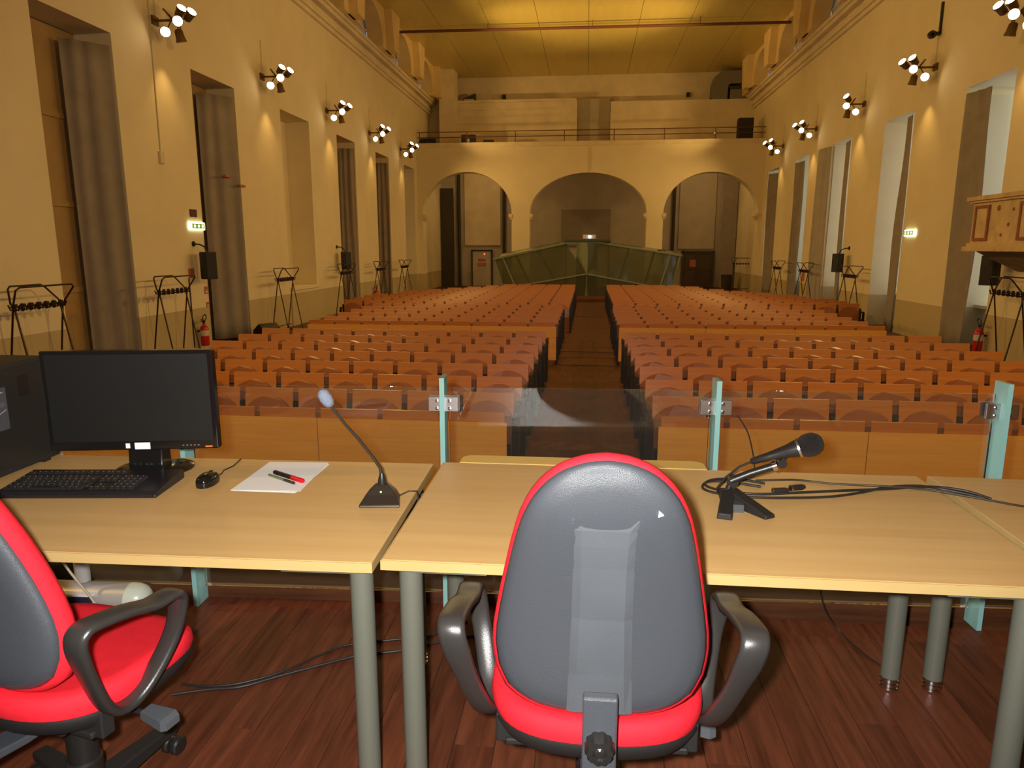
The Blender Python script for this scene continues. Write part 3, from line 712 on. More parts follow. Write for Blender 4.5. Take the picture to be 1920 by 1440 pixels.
notice(15.08, 1.22, .13, .17, 'small red and white fire notice under the bent-arm speaker')
notice(15.1, .93, .11, .11, 'tiny red and white notice just above the extinguisher')
def extinguisher(loc, s, label):
    t = thing('fire_extinguisher', label, 'extinguisher', loc, 0, 'fire extinguishers')
    G().lathe([(.0, 0), (.085, 0), (.09, .02), (.09, .36), (.075, .42), (.03, .46), (.03, .49), (0, .49)], 18).build('cylinder', M['ext_red'], t, 40)
    G().lathe([(.0915, .22), (.0915, .34)], 18).build('label_band', M['notice_w'], t, 40)
    G().bx(-.02, .02, -.02, .02, .48, .54).bx(-.015, .015, -.12, .03, .54, .56).bx(-.015, .015, -.1, .03, .575, .59).build('valve', M['black'], t)
    G().tube([(0, .02, .52), (0, .09, .56), (0, .12, .62), (0, .08, .68), (0, 0, .66), (0, -.03, .60), (0, -.06, .52)], .012, 8).build('hose', M['black'], t, 50)
    G().bx(*sorted((-s*.095, -s*.15)), -.03, .03, .30, .34).build('wall_bracket', M['black'], t)
    return t
e0 = extinguisher((XL+.15, 14.62, .12), 1, 'red fire extinguisher on the wall below the bent-arm speaker')
extinguisher((XL+.15, 27.55, .12), 1, 'red fire extinguisher by the fifth coat rack from the podium, opposite the pulpit')
extinguisher((XR-.15, 15.38, .14), -1, 'red fire extinguisher below the painted pulpit')
rp_ = tag(G().bx(XR-.015, XR, 28.05, 28.35, .98, 1.42).build('wall_plaque', M['notice']), 'narrow red plaque on the pulpit wall behind a coat rack', 'plaque')
cd = thing('wall_conduit', 'thin painted cable conduit with junction box below the first spotlight cluster', 'conduit', (XL, 13.8, 0))
G().tube([(.015, .06, 9.0), (.015, .03, 6.4), (.015, 0, 4.1)], .012, 6).build('pipe', M['conduit'], cd)
G().bx(0, .05, -.07, .07, 3.88, 4.12).build('junction_box', M['conduit'], cd, bevel=.008)
tag(G().tube([(XL+.015, 14.42, 1.6), (XL+.015, 14.42, .1)], .012, 6).build('hose_pipe', M['rack']), 'thin brown pipe running down beside the extinguisher', 'pipe')
stage_monitor((-8.0, 16.9, 0), R(60), .5, 'larger black wedge monitor on the floor before the second recess', .38)
stage_monitor((-8.05, 15.9, 0), R(60), .6, 'flat black box speaker on the floor before the second recess', .18)
for dy, z, lb in ((16.72, 3.91, 'upper red mark strip on the second curtain'), (17.08, 3.72, 'lower red mark strip on the second curtain')):
    tag(G().bx(-.02, .02, -.17, .12, -.02, .03).build('red_strip', M['notice']), lb, 'strip').location = (XL-.02-(17.08-dy)*.45-.0 if False else XL+.03-(17.05-dy)*.45, dy, z)

# ------------------------------------------------------------------ painted pulpit
pp = thing('pulpit', 'painted stone pulpit with framed panels projecting from the wall', 'pulpit', (0, 0, 0))
px0, py0, py1 = 6.9, 11.9, 13.86
G().bx(px0, XR, py0, py1, 2.30, 3.02).build('body', M['stone'], pp)
g = G()
for d, z0, z1 in ((.05, 3.02, 3.06), (.09, 3.06, 3.13), (.04, 2.26, 2.32), (.09, 2.18, 2.26)): g.bx(px0-d, XR, py0-d, py1+d, z0, z1)
g.build('moulding', M['stone'], pp)
G().prism([(0, 0), (1.25, 0), (1.25, .42), (.75, .36), (.3, .15)], lambda p, a: (px0+.05+p[0], a, 2.18-p[1]), py0+.1, py1-.12).build('corbel', M['stone_grey'], pp)
def frame(y0, y1, z0, z1, w):
    g = G()
    for a, b, c, d in ((y0, y1, z0, z0+w), (y0, y1, z1-w, z1), (y0, y0+w, z0+w, z1-w), (y1-w, y1, z0+w, z1-w)): g.bx(px0-.03, px0, a, b, c, d)
    g.build('panel_frame', M['stone_red'], pp)
    G().bx(px0-.012, px0, y0+w, y1-w, z0+w, z1-w).build('panel', M['stone'], pp)
frame(13.30, 13.76, 2.36, 2.97, .05); frame(11.98, 12.42, 2.36, 2.97, .05)
for y, z, r_ in ((13.05, 2.90, .05), (12.72, 2.62, .035), (12.9, 2.45, .03), (12.62, 2.86, .03)):
    G().lathe([(0, 0), (r_, 0), (r_*.8, .012), (0, .014)], 10, Matrix.Translation((px0, y, z)) @ along((-1, 0, 0))).build('painted_rosette', M['stone_red'], pp)
g = G().bx(px0+.08, XR, py1-.02, py1+.005, 2.36, 2.97); g.build('side_panel', M['stone'], pp)

# ------------------------------------------------------------------ spotlight clusters
can_me = G().lathe([(.045, -.16), (.075, -.13), (.085, .0), (.10, .05), (.10, .075), (.09, .075), (.085, .05), (.0, .045)], 14).mesh('lamp_can', M['can'], 40)
lens_me = G().lathe([(.0, .055), (.092, .055), (.092, .072), (.0, .078)], 14).mesh('lens', M['lens'], 40)
lens_off_me = G().lathe([(.0, .055), (.092, .055), (.092, .072), (.0, .078)], 14).mesh('lens', M['lens_off'], 40)
def cluster(face, s, y, z, label, off=(), near=False):
    hy = .05 if y < 20 else (-.2 if y < 28 else .12)
    t = thing('spotlight_cluster', label, 'spotlight', (face, y, z), 0, 'spotlight clusters high on the side walls')
    G().bx(*sorted((0, s*.04)), -.10, .10, -.08, .08).build('wall_plate', M['can'], t)
    G().tube([(s*.03, 0, 0), (s*.42, 0, 0)], .025, 8).build('arm', M['can'], t)
    G().tube([(s*.40, -.32, .1), (s*.40, 0, 0), (s*.36, .30, -.06)], .02, 8).build('crossbar', M['can'], t)
    G().tube([(s*.02, .03, .0), (s*.02, .03, .9)], .008, 6).build('feed_cable', M['conduit'], t)
    heads = [((.46, .18, .22), (.72, -.45, .62), 0), ((.74, .02, .10), (.78, -.40, .55), 1), ((.56, -.12, -.06), (.42, -.85, -.22), 2), ((.26, -.06, -.22), (.38, -.85, -.32), 3), ((.46, .10, -.30), (.10, .25, -.95), 4)]
    for p, d, k in heads:
        if k in off: continue
        d = (s*d[0], d[1], d[2]); p = (s*p[0], p[1], p[2])
        c = place('lamp_can', can_me, t); c.matrix_local = Matrix.Translation(p) @ along(d)
        place('lens', lens_off_me if k == 4 else lens_me, c)
        j = Vector((s*.40, max(-.3, min(.3, p[1])), 0)); q = Vector(p)-Vector(d).normalized()*.1
        G().tube([j, q], .012, 6).build('yoke', M['can'], t)
    # the light these lamps give
    up = Vector((face+s*.95, y-.05, z+.35))
    if y > 30: k_, cone, tgt = .40, 50, up+Vector((s*.62, .72, .30))
    elif y > 20: k_, cone, tgt = 1.9, 50, Vector((0, 30.6, 11.1))
    else: k_, cone, tgt = .9, 66, Vector((0, y+2, 11.1))
    o = lamp('uplight', 'SPOT', up, K_UP*k_, LAMP, shadow_soft_size=.09, spot_size=R(cone), spot_blend=1.0); aim(o, tgt-up)
    if near:      # turned towards the audience
        o = lamp('hall_light', 'SPOT', (face+s*.80, y+.35, z-.12), K_NEAR, LAMP, shadow_soft_size=.22, spot_size=R(76), spot_blend=.6); aim(o, (s*.60, .72, -.42))
        return t
    o = lamp('hall_light', 'SPOT', (face+s*.80, y-.35, z-.12), K_HALL, LAMP, shadow_soft_size=.22, spot_size=R(122 if y < 20 else 140), spot_blend=.8); aim(o, (s*.75, hy, -.58))
    o = lamp('down_light', 'SPOT', (face+s*.36, y+.12, z-.48), K_DOWN, LAMP, shadow_soft_size=.05, spot_size=R(80), spot_blend=1.0); aim(o, (-s*.10, .02, -1))
    return t
for k, y in enumerate((14.0, 18.62, 23.25, 27.8, 32.4)):
    cluster(XL, 1, y, 6.58, 'cluster of lit wall spotlights, %s from the podium opposite the pulpit' % ORD[k])
for k, y in enumerate((14.9, 18.95, 23.4, 27.95, 32.4)):
    cluster(XR, -1, y, 6.48, ('cluster of lit wall spotlights, %s from the podium on the pulpit wall' % ORD[k]), off=((1,) if k in (2,) else ()))
cluster(XL, 1, .3, 6.58, 'cluster of lit wall spotlights beside the podium, opposite the pulpit', near=True)
cluster(XR, -1, .9, 6.48, 'cluster of lit wall spotlights beside the podium, on the pulpit wall', near=True)
hk = thing('iron_hook', 'black iron hook on the wall above a spotlight cluster, pulpit side', 'hook', (XR, 18.9, 7.55))
G().bx(-.05, 0, -.03, .03, -.35, .35).bx(-.18, -.02, -.03, .03, -.38, -.3).build('bar', M['black'], hk)
G().lathe([(.03, -.04), (.09, -.04), (.09, .04), (.03, .04), (.03, -.04)], 12, Matrix.Translation((-.2, 0, -.36)) @ along((0, 1, 0))).build('ring', M['black'], hk)
# ------------------------------------------------------------------ podium desks
def desk(name, label, loc, rz, w=1.6, d=.80, flap=False):
    t = thing(name, label, 'table', loc, rz)
    top = G().bx(0, w, 0, d, .703, .73).build('table_top', M['desk'], t, bevel=.003)
    G().bx(-.0015, w+.0015, -.0025, 0, .704, .729).build('edge_band', M['desk_edge'], top); G().bx(-.0015, 0, 0, d, .704, .729).build('edge_band', M['desk_edge'], top); G().bx(w, w+.0015, 0, d, .704, .729).build('edge_band', M['desk_edge'], top)
    lm = G().lathe([(.0, .045), (.030, .045), (.030, .66), (.027, .70), (0, .70)], 20).mesh('leg', M['grey_metal'], 40)
    fm = G().lathe([(0, 0), (.026, 0), (.031, .005), (.031, .012), (.027, .015), (.031, .018), (.031, .027), (.027, .030), (.031, .033), (.031, .043), (.026, .047), (0, .047)], 20).mesh('foot_ring', M['chrome'], 30)
    cm = G().lathe([(0, .655), (.0315, .655), (.0315, .70), (0, .70)], 20).mesh('collar', M['black'], 30)
    for lx in (.052, w-.052):
        for ly in (.085, d-.085):
            l = place('leg', lm, t, (lx, ly, 0)); place('foot_ring', fm, l)
            if ly > .3: place('collar', cm, l)
            s = 1 if lx < .5 else -1; q = 1 if ly < .4 else -1
            G().prism([(0, 0), (s*.20, 0), (s*.20, q*.02), (0, q*.20)], lambda p, a: (lx+p[0], ly+p[1]-q*.03, a), .672, .703).build('corner_plate', M['grey_metal'], t)
    G().bx(.15, w-.15, d/2-.02, d/2+.02, .665, .703).build('under_beam', M['grey_metal'], t)
    if flap:
        g = G()
        pts = [(0.055, 0), (.92, 0), (.92, .055), (.915, .075), (.90, .09), (.88, .095), (.095, .095), (.075, .09), (.06, .075), (.055, .055)]
        g.prism(pts, lambda p, a: (p[0], d+.004+p[1], a), .706, .730)
        fo = g.build('rear_flap', M['flap'], t, bevel=.004); fo['label'] = 'bright yellow rounded flap'
        for x in (.2, .75): G().bx(x-.02, x+.02, d-.08, d+.06, .695, .704).build('hinge', M['grey_metal'], t)
    return t
desk('desk', 'pale wooden desk carrying the computer monitor and keyboard', (-2.105, 1.50, PZ), R(1.6))
desk('desk', 'pale wooden desk in the middle, carrying the handheld microphone', (-.488, 1.565, PZ), R(.5), flap=True)
desk('desk', 'pale wooden desk with only a trailing cable on it, next to the microphone desk', (1.127, 1.585, PZ), R(-1.2))

# ------------------------------------------------------------------ glass balustrade on the podium edge
gb = thing('glass_balustrade', 'clear glass balustrade with aqua posts and steel clamps behind the desks', 'railing', (0, 2.73, PZ), SK)
fx = [-3.72, -2.665, -1.61, -.555, .50, 1.555, 2.61, 3.665]
fin_me = G().prism([(-.09, 0), (-.003, 0), (-.003, .985), (-.085, .985)], lambda p, a: (a, p[0], p[1]), -.0095, .0095).mesh('glass_post', M['fin'])
clamp_me = G().bx(-.06, .06, -.055, -.043, .845, .905).mesh('clamp', M['steel'])
clampb_me = G().bx(-.06, .06, -.024, -.014, .845, .905).mesh('clamp', M['steel'])
screw_me = G().lathe([(0, 0), (.007, 0), (.007, .004), (0, .005)], 10).mesh('screw', M['chrome'])
for k, x in enumerate(fx):
    place('glass_post', fin_me, gb, (x, 0, 0)); c = place('clamp', clamp_me, gb, (x, 0, 0), bevel=.003); place('clamp', clampb_me, gb, (x, 0, 0))
    place('clamp', clamp_me, gb, (x, 0, -.62), bevel=.003)
    for dx in (-.025, .025):
        for z in (.86, .89):
            s_ = place('screw', screw_me, c); s_.matrix_local = Matrix.Translation((dx, -.055, z)) @ along((0, -1, 0))
    if k < len(fx)-1:
        G().bx(x+.022, fx[k+1]-.022, -.039, -.029, .07, .94).build('glass_panel', M['pane'], gb)

# ------------------------------------------------------------------ red office chairs
def super_ring(hw, hd, n, e, z, cy=0, front=None):
    pts = []
    for q in range(n):
        a = 2*math.pi*q/n; c, s = math.cos(a), math.sin(a)
        pts.append((math.copysign(abs(c)**(2/e), c)*hw, cy+math.copysign(abs(s)**(2/e), s)*hd, z))
    return pts
def office_chair(label, loc, rz):
    t = thing('office_chair', label, 'chair', loc, rz)
    n = 48
    # seat
    g = G().loft([super_ring(.20, .19, n, 2.6, .50, .02), super_ring(.225, .215, n, 2.7, .503, .02), super_ring(.238, .228, n, 2.8, .49, .02), super_ring(.242, .232, n, 2.8, .465, .02), super_ring(.236, .226, n, 2.8, .445, .02)])
    g.v = [(x, y, z + .016*(abs(x)/.23)**2 - (.03*max(0, (y-.12)/.13)**2) + .02*max(0, (-y-.05)/.16)**2) for x, y, z in g.v]
    g.build('seat_cushion', M['red'], t, 60)
    g = G().loft([super_ring(.238, .228, n, 2.8, .448, .02), super_ring(.240, .230, n, 2.8, .438, .02), super_ring(.225, .215, n, 2.8, .410, .02), super_ring(.16, .16, n, 2.6, .388, .02)])
    g.v = [(x, y, z + .012*(abs(x)/.23)**2 - (.03*max(0, (y-.12)/.13)**2) + .02*max(0, (-y-.05)/.16)**2) for x, y, z in g.v]
    g.build('seat_shell', M['black_m'], t, 60)
    # backrest outline: (height, half width)
    prof = [(0.0, .085), (.006, .125), (.02, .165), (.045, .195), (.085, .215), (.14, .2235), (.20, .2195), (.31, .199), (.41, .178), (.48, .158), (.53, .132), (.565, .100), (.585, .068), (.597, .032), (.60, .0)]
    def hw(h):
        for (h0, w0), (h1, w1) in zip(prof, prof[1:]):
            if h <= h1: return w0+(w1-w0)*(h-h0)/(h1-h0)
        return 0
    def outline(inset, m=52):
        pts = []
        hs = [0, .003, .008, .016, .028, .045, .065, .09, .12, .15, .19, .24, .29, .34, .39, .43, .465, .495, .52, .54, .556, .57, .581, .589, .595, .5985, .60]
        for h in hs: pts.append((hw(h), h))
        for h in hs[::-1][1:]: pts.append((-hw(h), h))
        cx, ch = 0, .29
        out = []
        for x, h in pts:
            out.append((x*(1-inset/.21), ch+(h-ch)*(1-inset/.30)))
        return out
    def back_pt(x, h, d):
        # d>0 towards the sitter; lumbar curve and backward tilt, sides wrap forward
        y = -.195 + d - .10*(h/.6) + .045*math.sin(math.pi*min(1, h/.5))*.6 + .35*x*x*1.4
        return (x, y, .525 + h*.985)
    rings = []
    for ins, d in ((.035, -.004), (.010, -.002), (.0, .010), (.0, .028), (.012, .045), (.05, .055)):
        rings.append([back_pt(x, h, d) for x, h in outline(ins)])
    G().loft(rings).build('back_cushion', M['red'], t, 70)
    # black shell on the back, stopping short of the red rim
    rings = []
    for ins, d in ((.012, .006), (.008, -.004), (.014, -.014), (.028, -.022), (.06, -.026), (.12, -.028), (.18, -.028)):
        rings.append([back_pt(x, .008+h*.99, d) for x, h in outline(ins)])
    sh = G().loft(rings).build('back_shell', M['shell'], t, 70)
    # raised middle channel
    rings = []
    for h, w, d in ((.03, .050, -.030), (.12, .047, -.034), (.25, .043, -.035), (.37, .042, -.034), (.42, .043, -.033), (.455, .044, -.030), (.48, .045, -.024)):
        rings.append([back_pt(-w-.016, h, -.027), back_pt(-w, h, d), back_pt(w, h, d), back_pt(w+.016, h, -.027), back_pt(w, h, -.015), back_pt(-w, h, -.015)])
    G().loft(rings).build('spine_channel', M['shell_hi'], sh)
    g = G().prism([(0, 0), (.010, .004), (.001, .012)], lambda p, a: (back_pt(.092, .49, a)[0]+p[0], back_pt(.092, .49, a)[1], back_pt(.092, .49, a)[2]+p[1]), -.031, -.022)
    g.build('sticker_scrap', M['sticker'], sh)
    # steel bar that carries the back, with its knob
    bar = []
    for y, z in ((-.262, .62), (-.262, .56), (-.262, .46), (-.255, .415), (-.225, .385), (-.15, .372), (.0, .372)):
        bar.append([(-.034, y-.010, z), (.034, y-.010, z), (.034, y+.010, z+.004), (-.034, y+.010, z+.004)])
    bar[-1] = [(-.034, 0, .362), (.034, 0, .362), (.034, 0, .382), (-.034, 0, .382)]
    bar[-2] = [(-.034, -.15, .362), (.034, -.15, .362), (.034, -.15, .382), (-.034, -.15, .382)]
    bar[-3] = [(-.034, -.235, .372), (.034, -.235, .372), (.034, -.222, .392), (-.034, -.222, .392)]
    bb = G().loft(bar).build('back_bar', M['shell'], t, bevel=.004)
    g = G(); ring = []
    for k in range(40):
        a = 2*math.pi*k/40; ring.append((.027 + (.0022 if k % 4 < 2 else 0), a))
    mtx = Matrix.Translation((0, -.272, .522)) @ along((0, -1, 0))
    g.loft([[mtx @ Vector((r_*f*math.cos(a), r_*f*math.sin(a), z)) for r_, a in ring] for f, z in ((1, 0), (1, .022), (.86, .030), (.5, .031), (.42, .026), (.25, .030))])
    g.build('adjust_knob', M['black'], bb, 40)
    # armrests: flat loops
    for s in (-1, 1):
        ctrl = [(-.175, .724), (-.09, .709), (-.02, .688), (.03, .687), (.055, .678), (.064, .655), (.064, .61), (.050, .56), (.018, .508), (-.02, .467), (-.06, .45), (-.10, .463), (-.135, .51), (-.172, .59), (-.200, .66), (-.208, .70), (-.199, .719)]
        pts = []
        K = len(ctrl)
        for i in range(K):
            p0, p1, p2, p3 = ctrl[i-1], ctrl[i], ctrl[(i+1) % K], ctrl[(i+2) % K]
            for u in (0, .33, .66):
                pts.append(tuple(.5*((2*p1[j]) + (-p0[j]+p2[j])*u + (2*p0[j]-5*p1[j]+4*p2[j]-p3[j])*u*u + (-p0[j]+3*p1[j]-3*p2[j]+p3[j])*u**3) for j in (0, 1)))
        rings = []
        n2 = len(pts)
        for i, (y, z) in enumerate(pts):
            a, b = Vector(pts[(i+1) % n2]), Vector(pts[i-1]); tg = (a-b).normalized(); nr = Vector((-tg.y, tg.x))
            lean = s*(.236 + .062*max(0, (z-.44)/.25)**.8)
            w = .024 + .005*max(0, min(1, (z-.60)/.06)); th = .0115
            ring_ = []
            for q in range(12):
                an = 2*math.pi*q/12; cx = math.copysign(abs(math.cos(an))**.6, math.cos(an))*w; cn = math.copysign(abs(math.sin(an))**.7, math.sin(an))*th
                ring_.append((lean+cx, y+nr.x*cn, z+nr.y*cn))
            rings.append(ring_)
        am = G().loft(rings, closed=True).build('armrest', M['arm'], t, 50)
        G().bx(*sorted((s*.09, s*.20)), -.125, -.07, .392, .408).bx(*sorted((s*.17, s*.222)), -.115, -.08, .392, .462).build('arm_bracket', M['black_m'], am, bevel=.004)
    # mechanism, column, star base, castors
    G().bx(-.10, .10, -.12, .12, .365, .405).build('mechanism', M['black_m'], t, bevel=.01)
    lv = G().tube([(.08, .0, .375), (.22, .02, .365)], .007, 8).build('lever', M['black'], t)
    G().loft([[(.20, y, z) for y, z in ((.005, .355), (.04, .355), (.04, .375), (.005, .375))], [(.27, y, z) for y, z in ((-.005, .345), (.045, .345), (.045, .372), (-.005, .372))], [(.285, y, z) for y, z in ((.0, .348), (.04, .348), (.04, .366), (.0, .366))]]).build('lever_grip', M['shell_hi'], lv)
    G().lathe([(.0, .08), (.042, .08), (.042, .20), (.036, .205), (.036, .30), (.028, .305), (.028, .37), (0, .37)], 20).build('gas_column', M['black'], t, 40)
    G().lathe([(0, .06), (.055, .06), (.055, .13), (.04, .14), (0, .14)], 20).build('base_hub', M['black_m'], t, 40)
    for k in range(5):
        a = 2*math.pi*k/5 + .35; d = Vector((math.cos(a), math.sin(a), 0)); p = Vector((-d.y, d.x, 0))
        g = G().loft([[d*r_+p*w+Vector((0, 0, z1)), d*r_-p*w+Vector((0, 0, z1)), d*r_-p*w+Vector((0, 0, z0)), d*r_+p*w+Vector((0, 0, z0))] for r_, w, z0, z1 in ((.03, .032, .075, .125), (.15, .027, .075, .115), (.29, .02, .072, .098))])
        lg = g.build('base_leg', M['black_m'], t, bevel=.005)
        c = d*.285
        for q in (-1, 1):
            G().lathe([(0, -.011), (.022, -.011), (.027, -.006), (.027, .006), (.022, .011), (0, .011)], 18, Matrix.Translation((c.x+p.x*q*.016, c.y+p.y*q*.016, .027)) @ along(p)).build('castor_wheel', M['black'], lg, 40)
        G().lathe([(0, .03), (.008, .03), (.008, .08), (0, .08)], 10, Matrix.Translation((c.x, c.y, 0))).build('castor_stem', M['chrome'], lg)
    return t
ch = office_chair('red office chair with black shell pushed up to the microphone desk', (.037, 1.505, PZ), R(1))
dup(ch, (-1.252, 1.458, PZ), R(-13), 'red office chair with black shell pushed up to the computer desk')

# ------------------------------------------------------------------ computer things
mt = thing('computer_monitor', 'black flat computer monitor with blank screen', 'monitor', (-1.455, 2.12, TZ), R(10))
scr = G().bx(-.263, .263, -.065, -.03, .105, .43).build('housing', M['bezel'], mt, bevel=.004)
G().bx(-.249, .249, -.0665, -.065, .135, .418).build('screen', M['screen'], scr)
G().bx(.000, .048, -.0668, -.065, .108, .130).build('sticker', M['sticker'], scr); G().bx(-.028, -.015, -.0668, -.065, .112, .128).build('badge', M['sticker'], scr)
G().bx(.222, .244, -.0668, -.065, .112, .116).build('sticker', M['orange'], scr)
for k in range(5): G().bx(.15+k*.012, .155+k*.012, -.0668, -.065, .118, .120).build('button', M['key_mark'], scr)
G().bx(-.21, .21, -.03, .0, .14, .40).build('rear_cover', M['black_m'], mt, bevel=.012)
G().prism([(-.03, .0), (.05, .0), (.035, .22), (-.005, .22)], lambda p, a: (a, p[0]+.022, p[1]+.012), -.055, .055).build('stand_neck', M['bezel'], mt, bevel=.005)
G().loft([super_ring(.125, .095, 36, 2.2, 0.0, .068), super_ring(.125, .095, 36, 2.2, .008, .068), super_ring(.10, .075, 36, 2.2, .016, .06), super_ring(.06, .05, 36, 2.2, .02, .05)]).build('stand_base', M['bezel'], mt, 50)

kb = thing('keyboard', 'black computer keyboard lying before the monitor', 'keyboard', (-1.545, 1.978, TZ), R(6.5))
G().prism([(-.098, 0), (.098, 0), (.098, .030), (.088, .033), (-.085, .020), (-.098, .012)], lambda p, a: (a, p[0], p[1]), -.245, .245).build('case', M['key'], kb, bevel=.004)
slope = math.atan2(.013, .173); kr = Matrix.Rotation(slope, 3, 'X')
km = {}
def keyat(x, y, w):
    k = round(w, 4)
    if k not in km:
        h, d = .007, .0158
        km[k] = G().loft([[(-w/2, -d/2, 0), (w/2, -d/2, 0), (w/2, d/2, 0), (-w/2, d/2, 0)], [(-w/2+.0022, -d/2+.0022, h), (w/2-.0022, -d/2+.0022, h), (w/2-.0022, d/2-.0014, h), (-w/2+.0022, d/2-.0014, h)]]).mesh('key', M['black'])
        km[(k, 'm')] = G().bx(-w/2+.004, -w/2+.0072, .000, .0034, h, h+.0003).mesh('key_legend', M['key_mark'])
    o = place('key', km[k], kb, (x, y, .0195+(y+.085)*math.tan(slope))); o.rotation_euler = (slope, 0, 0)
    place('key_legend', km[(k, 'm')], o)
u = .0185
for r_, y in enumerate((-.068, -.047, -.026, -.005, .016, .054)):
    x = -.232
    if r_ == 0:
        for w in (1.5, 1, 1.25, 5.6, 1.25, 1, 1.4): keyat(x+w*u/2, y, w*u-.0014); x += w*u
        x = -.232+13.6*u
    elif r_ == 5:
        for k in range(13):
            keyat(x+u/2, y, u-.0014); x += u+(.009 if k in (0, 4, 8) else 0)
    else:
        first, last = {1: (1.25, 2.1), 2: (1.75, 1.6), 3: (1.5, 1.35), 4: (1, 2.35)}[r_]
        keyat(x+first*u/2, y, first*u-.0014); x += first*u
        while x < -.232+(13.4-last)*u-.004: keyat(x+u/2, y, u-.0014); x += u
        keyat((x+.0+(-.232+13.6*u))/2, y, -.232+13.6*u-x-.0014)
    bx = -.232+14.1*u
    for k in range(3):
        if r_ in (4, 3, 5) or r_ == 0 or (r_ == 1 and k == 1): keyat(bx+(k+.5)*u, y, u-.0014)
    bx = -.232+17.5*u
    if r_ < 5:
        for k in range(4): keyat(bx+(k+.5)*u, y, u-.0014)

ms = thing('computer_mouse', 'black computer mouse beside the keyboard', 'mouse', (-1.205, 2.055, TZ), R(4))
g = G().loft([super_ring(.030*a, .052*b, 28, 2.3, z, c) for a, b, z, c in ((.97, .98, .0, 0), (1, 1, .008, 0), (.97, .97, .018, -.001), (.85, .88, .027, -.003), (.6, .66, .034, -.006), (.25, .3, .037, -.008))])
g.build('body', M['bezel'], ms, 60)
G().lathe([(0, -.004), (.009, -.004), (.009, .004), (0, .004)], 14, Matrix.Translation((0, .026, .028)) @ along((1, 0, 0))).build('scroll_wheel', M['black_m'], ms)
G().bx(-.010, .010, -.026, -.021, .0338, .0345).build('logo_print', M['sticker'], ms)
G().tube([(0, .052, .006), (.004, .09, .004), (-.006, .13, .003), (.006, .18, .003), (.0, .24, .003), (-.002, .262, .003)], .0022, 6).build('mouse_cable', M['cable'], ms, 60)

tw = thing('computer_tower', 'black computer tower standing at the end of the desk beside the monitor', 'computer', (-1.985, 1.93, TZ), R(1))
G().bx(-.09, .09, -.36, .36, .008, .372).build('case', M['black_m'], tw, bevel=.006)
for x in (-.07, .07):
    for y in (-.3, .3): G().bx(x-.015, x+.015, y-.015, y+.015, 0, .009).build('foot', M['black'], tw)
pnl = G().bx(.09, .093, -.34, .34, .03, .355).build('side_panel', M['black'], tw)
G().bx(.093, .0945, -.08, .145, .16, .30).build('plaque', M['shell'], pnl)
g = G()
g.tube([(.0955, .132, .285), (.0955, .09, .278), (.0955, .05, .25), (.0955, .03, .225)], .0013, 5)
g.tube([(.0955, .132, .285), (.0955, .10, .288), (.0955, .03, .275)], .0013, 5)
g.tube([(.0955, .136, .225), (.0955, .10, .212), (.0955, .04, .216), (.0955, .01, .20)], .0013, 5)
g.build('emblem', M['key_mark'], pnl)
G().bx(.0945, .0955, .04, .136, .236, .252).build('emblem_bar', M['shell_hi'], pnl)
G().bx(.093, .0955, .20, .245, .255, .325).build('vent_sticker', M['bench_leg'], pnl)

# paper, pens
pa = thing('paper_stack', 'small stack of white paper sheets with two pens on it', 'paper', (-.998, 2.152, TZ), R(1))
for k in range(4):
    o = G().bx(-.105, .105, -.1485, .1485, k*.0006, k*.0006+.0005).build('sheet', M['white'], pa); o.rotation_euler = (0, 0, R((-1.2, 1.0, -.3, 2.6)[k])); o.location = ((.004, -.002, .0, .006)[k], (-.003, .004, .0, .002)[k], 0)
def pen(nm, label, a, b, r_, mats, cat):
    a, b = Vector(a), Vector(b); d = (b-a); L = d.length
    t = thing(nm, label, cat, a); m = along(d)
    G().lathe([(0, 0), (r_*.8, 0), (r_, .004), (r_, L*.62), (0, L*.62)], 12, m).build('barrel', mats[0], t, 40)
    G().lathe([(0, L*.62), (r_*1.06, L*.62), (r_*1.06, L*.97), (r_*.7, L), (0, L)], 12, m).build('cap', mats[1], t, 40)
    return t
pen('marker_pen', 'black marker with red cap lying on the white paper', (-1.030, 2.163, TZ+.0105), (-.896, 2.082, TZ+.0105), .0075, (M['black'], M['marker_red']), 'pen')
pen('ballpoint_pen', 'thin olive ballpoint pen lying on the white paper', (-1.040, 2.142, TZ+.0075), (-.920, 2.068, TZ+.0075), .0045, (M['pen_green'], M['gun']), 'pen')

# gooseneck microphone
gm = thing('gooseneck_microphone', 'black gooseneck desk microphone with blue-grey foam head', 'microphone', (-.600, 1.955, TZ), R(8))
g = G().loft([[(-.060, -.055, 0), (.060, -.055, 0), (.050, .035, 0), (-.050, .035, 0)], [(-.060, -.055, .008), (.060, -.055, .008), (.050, .035, .010), (-.050, .035, .010)],
              [(-.045, -.020, .028), (.045, -.020, .028), (.040, .032, .030), (-.040, .032, .030)], [(-.020, .006, .052), (.020, .006, .052), (.018, .028, .052), (-.018, .028, .052)]])
g.build('base', M['gun'], gm, bevel=.006)
G().lathe([(.012, .045), (.013, .06), (.009, .075), (.006, .085)], 14, Matrix.Translation((0, .018, 0))).build('neck_socket', M['black'], gm, 40)
npt = [(0, .018, .07), (-.004, .017, .10), (-.022, .010, .135), (-.06, -.004, .195), (-.095, -.018, .245), (-.118, -.026, .282), (-.132, -.030, .305)]
G().tube(npt, [.0052]*4+[.0045]*3, 10).build('gooseneck', M['gun'], gm, 60)
d = Vector((-.4, -.10, .75)).normalized()
hm = Matrix.Translation((-.130, -.029, .300)) @ along(d)
G().lathe([(0, 0), (.010, .002), (.0165, .014), (.0185, .030), (.0165, .046), (.010, .055), (0, .058)], 18, hm).build('foam_head', M['foam'], gm, 60)
G().lathe([(0, 0), (.003, 0), (.003, .002), (0, .002)], 8, Matrix.Translation((0, -.012, .034)) @ along((0, -.7, .7))).build('status_led', M['green_led'], gm)
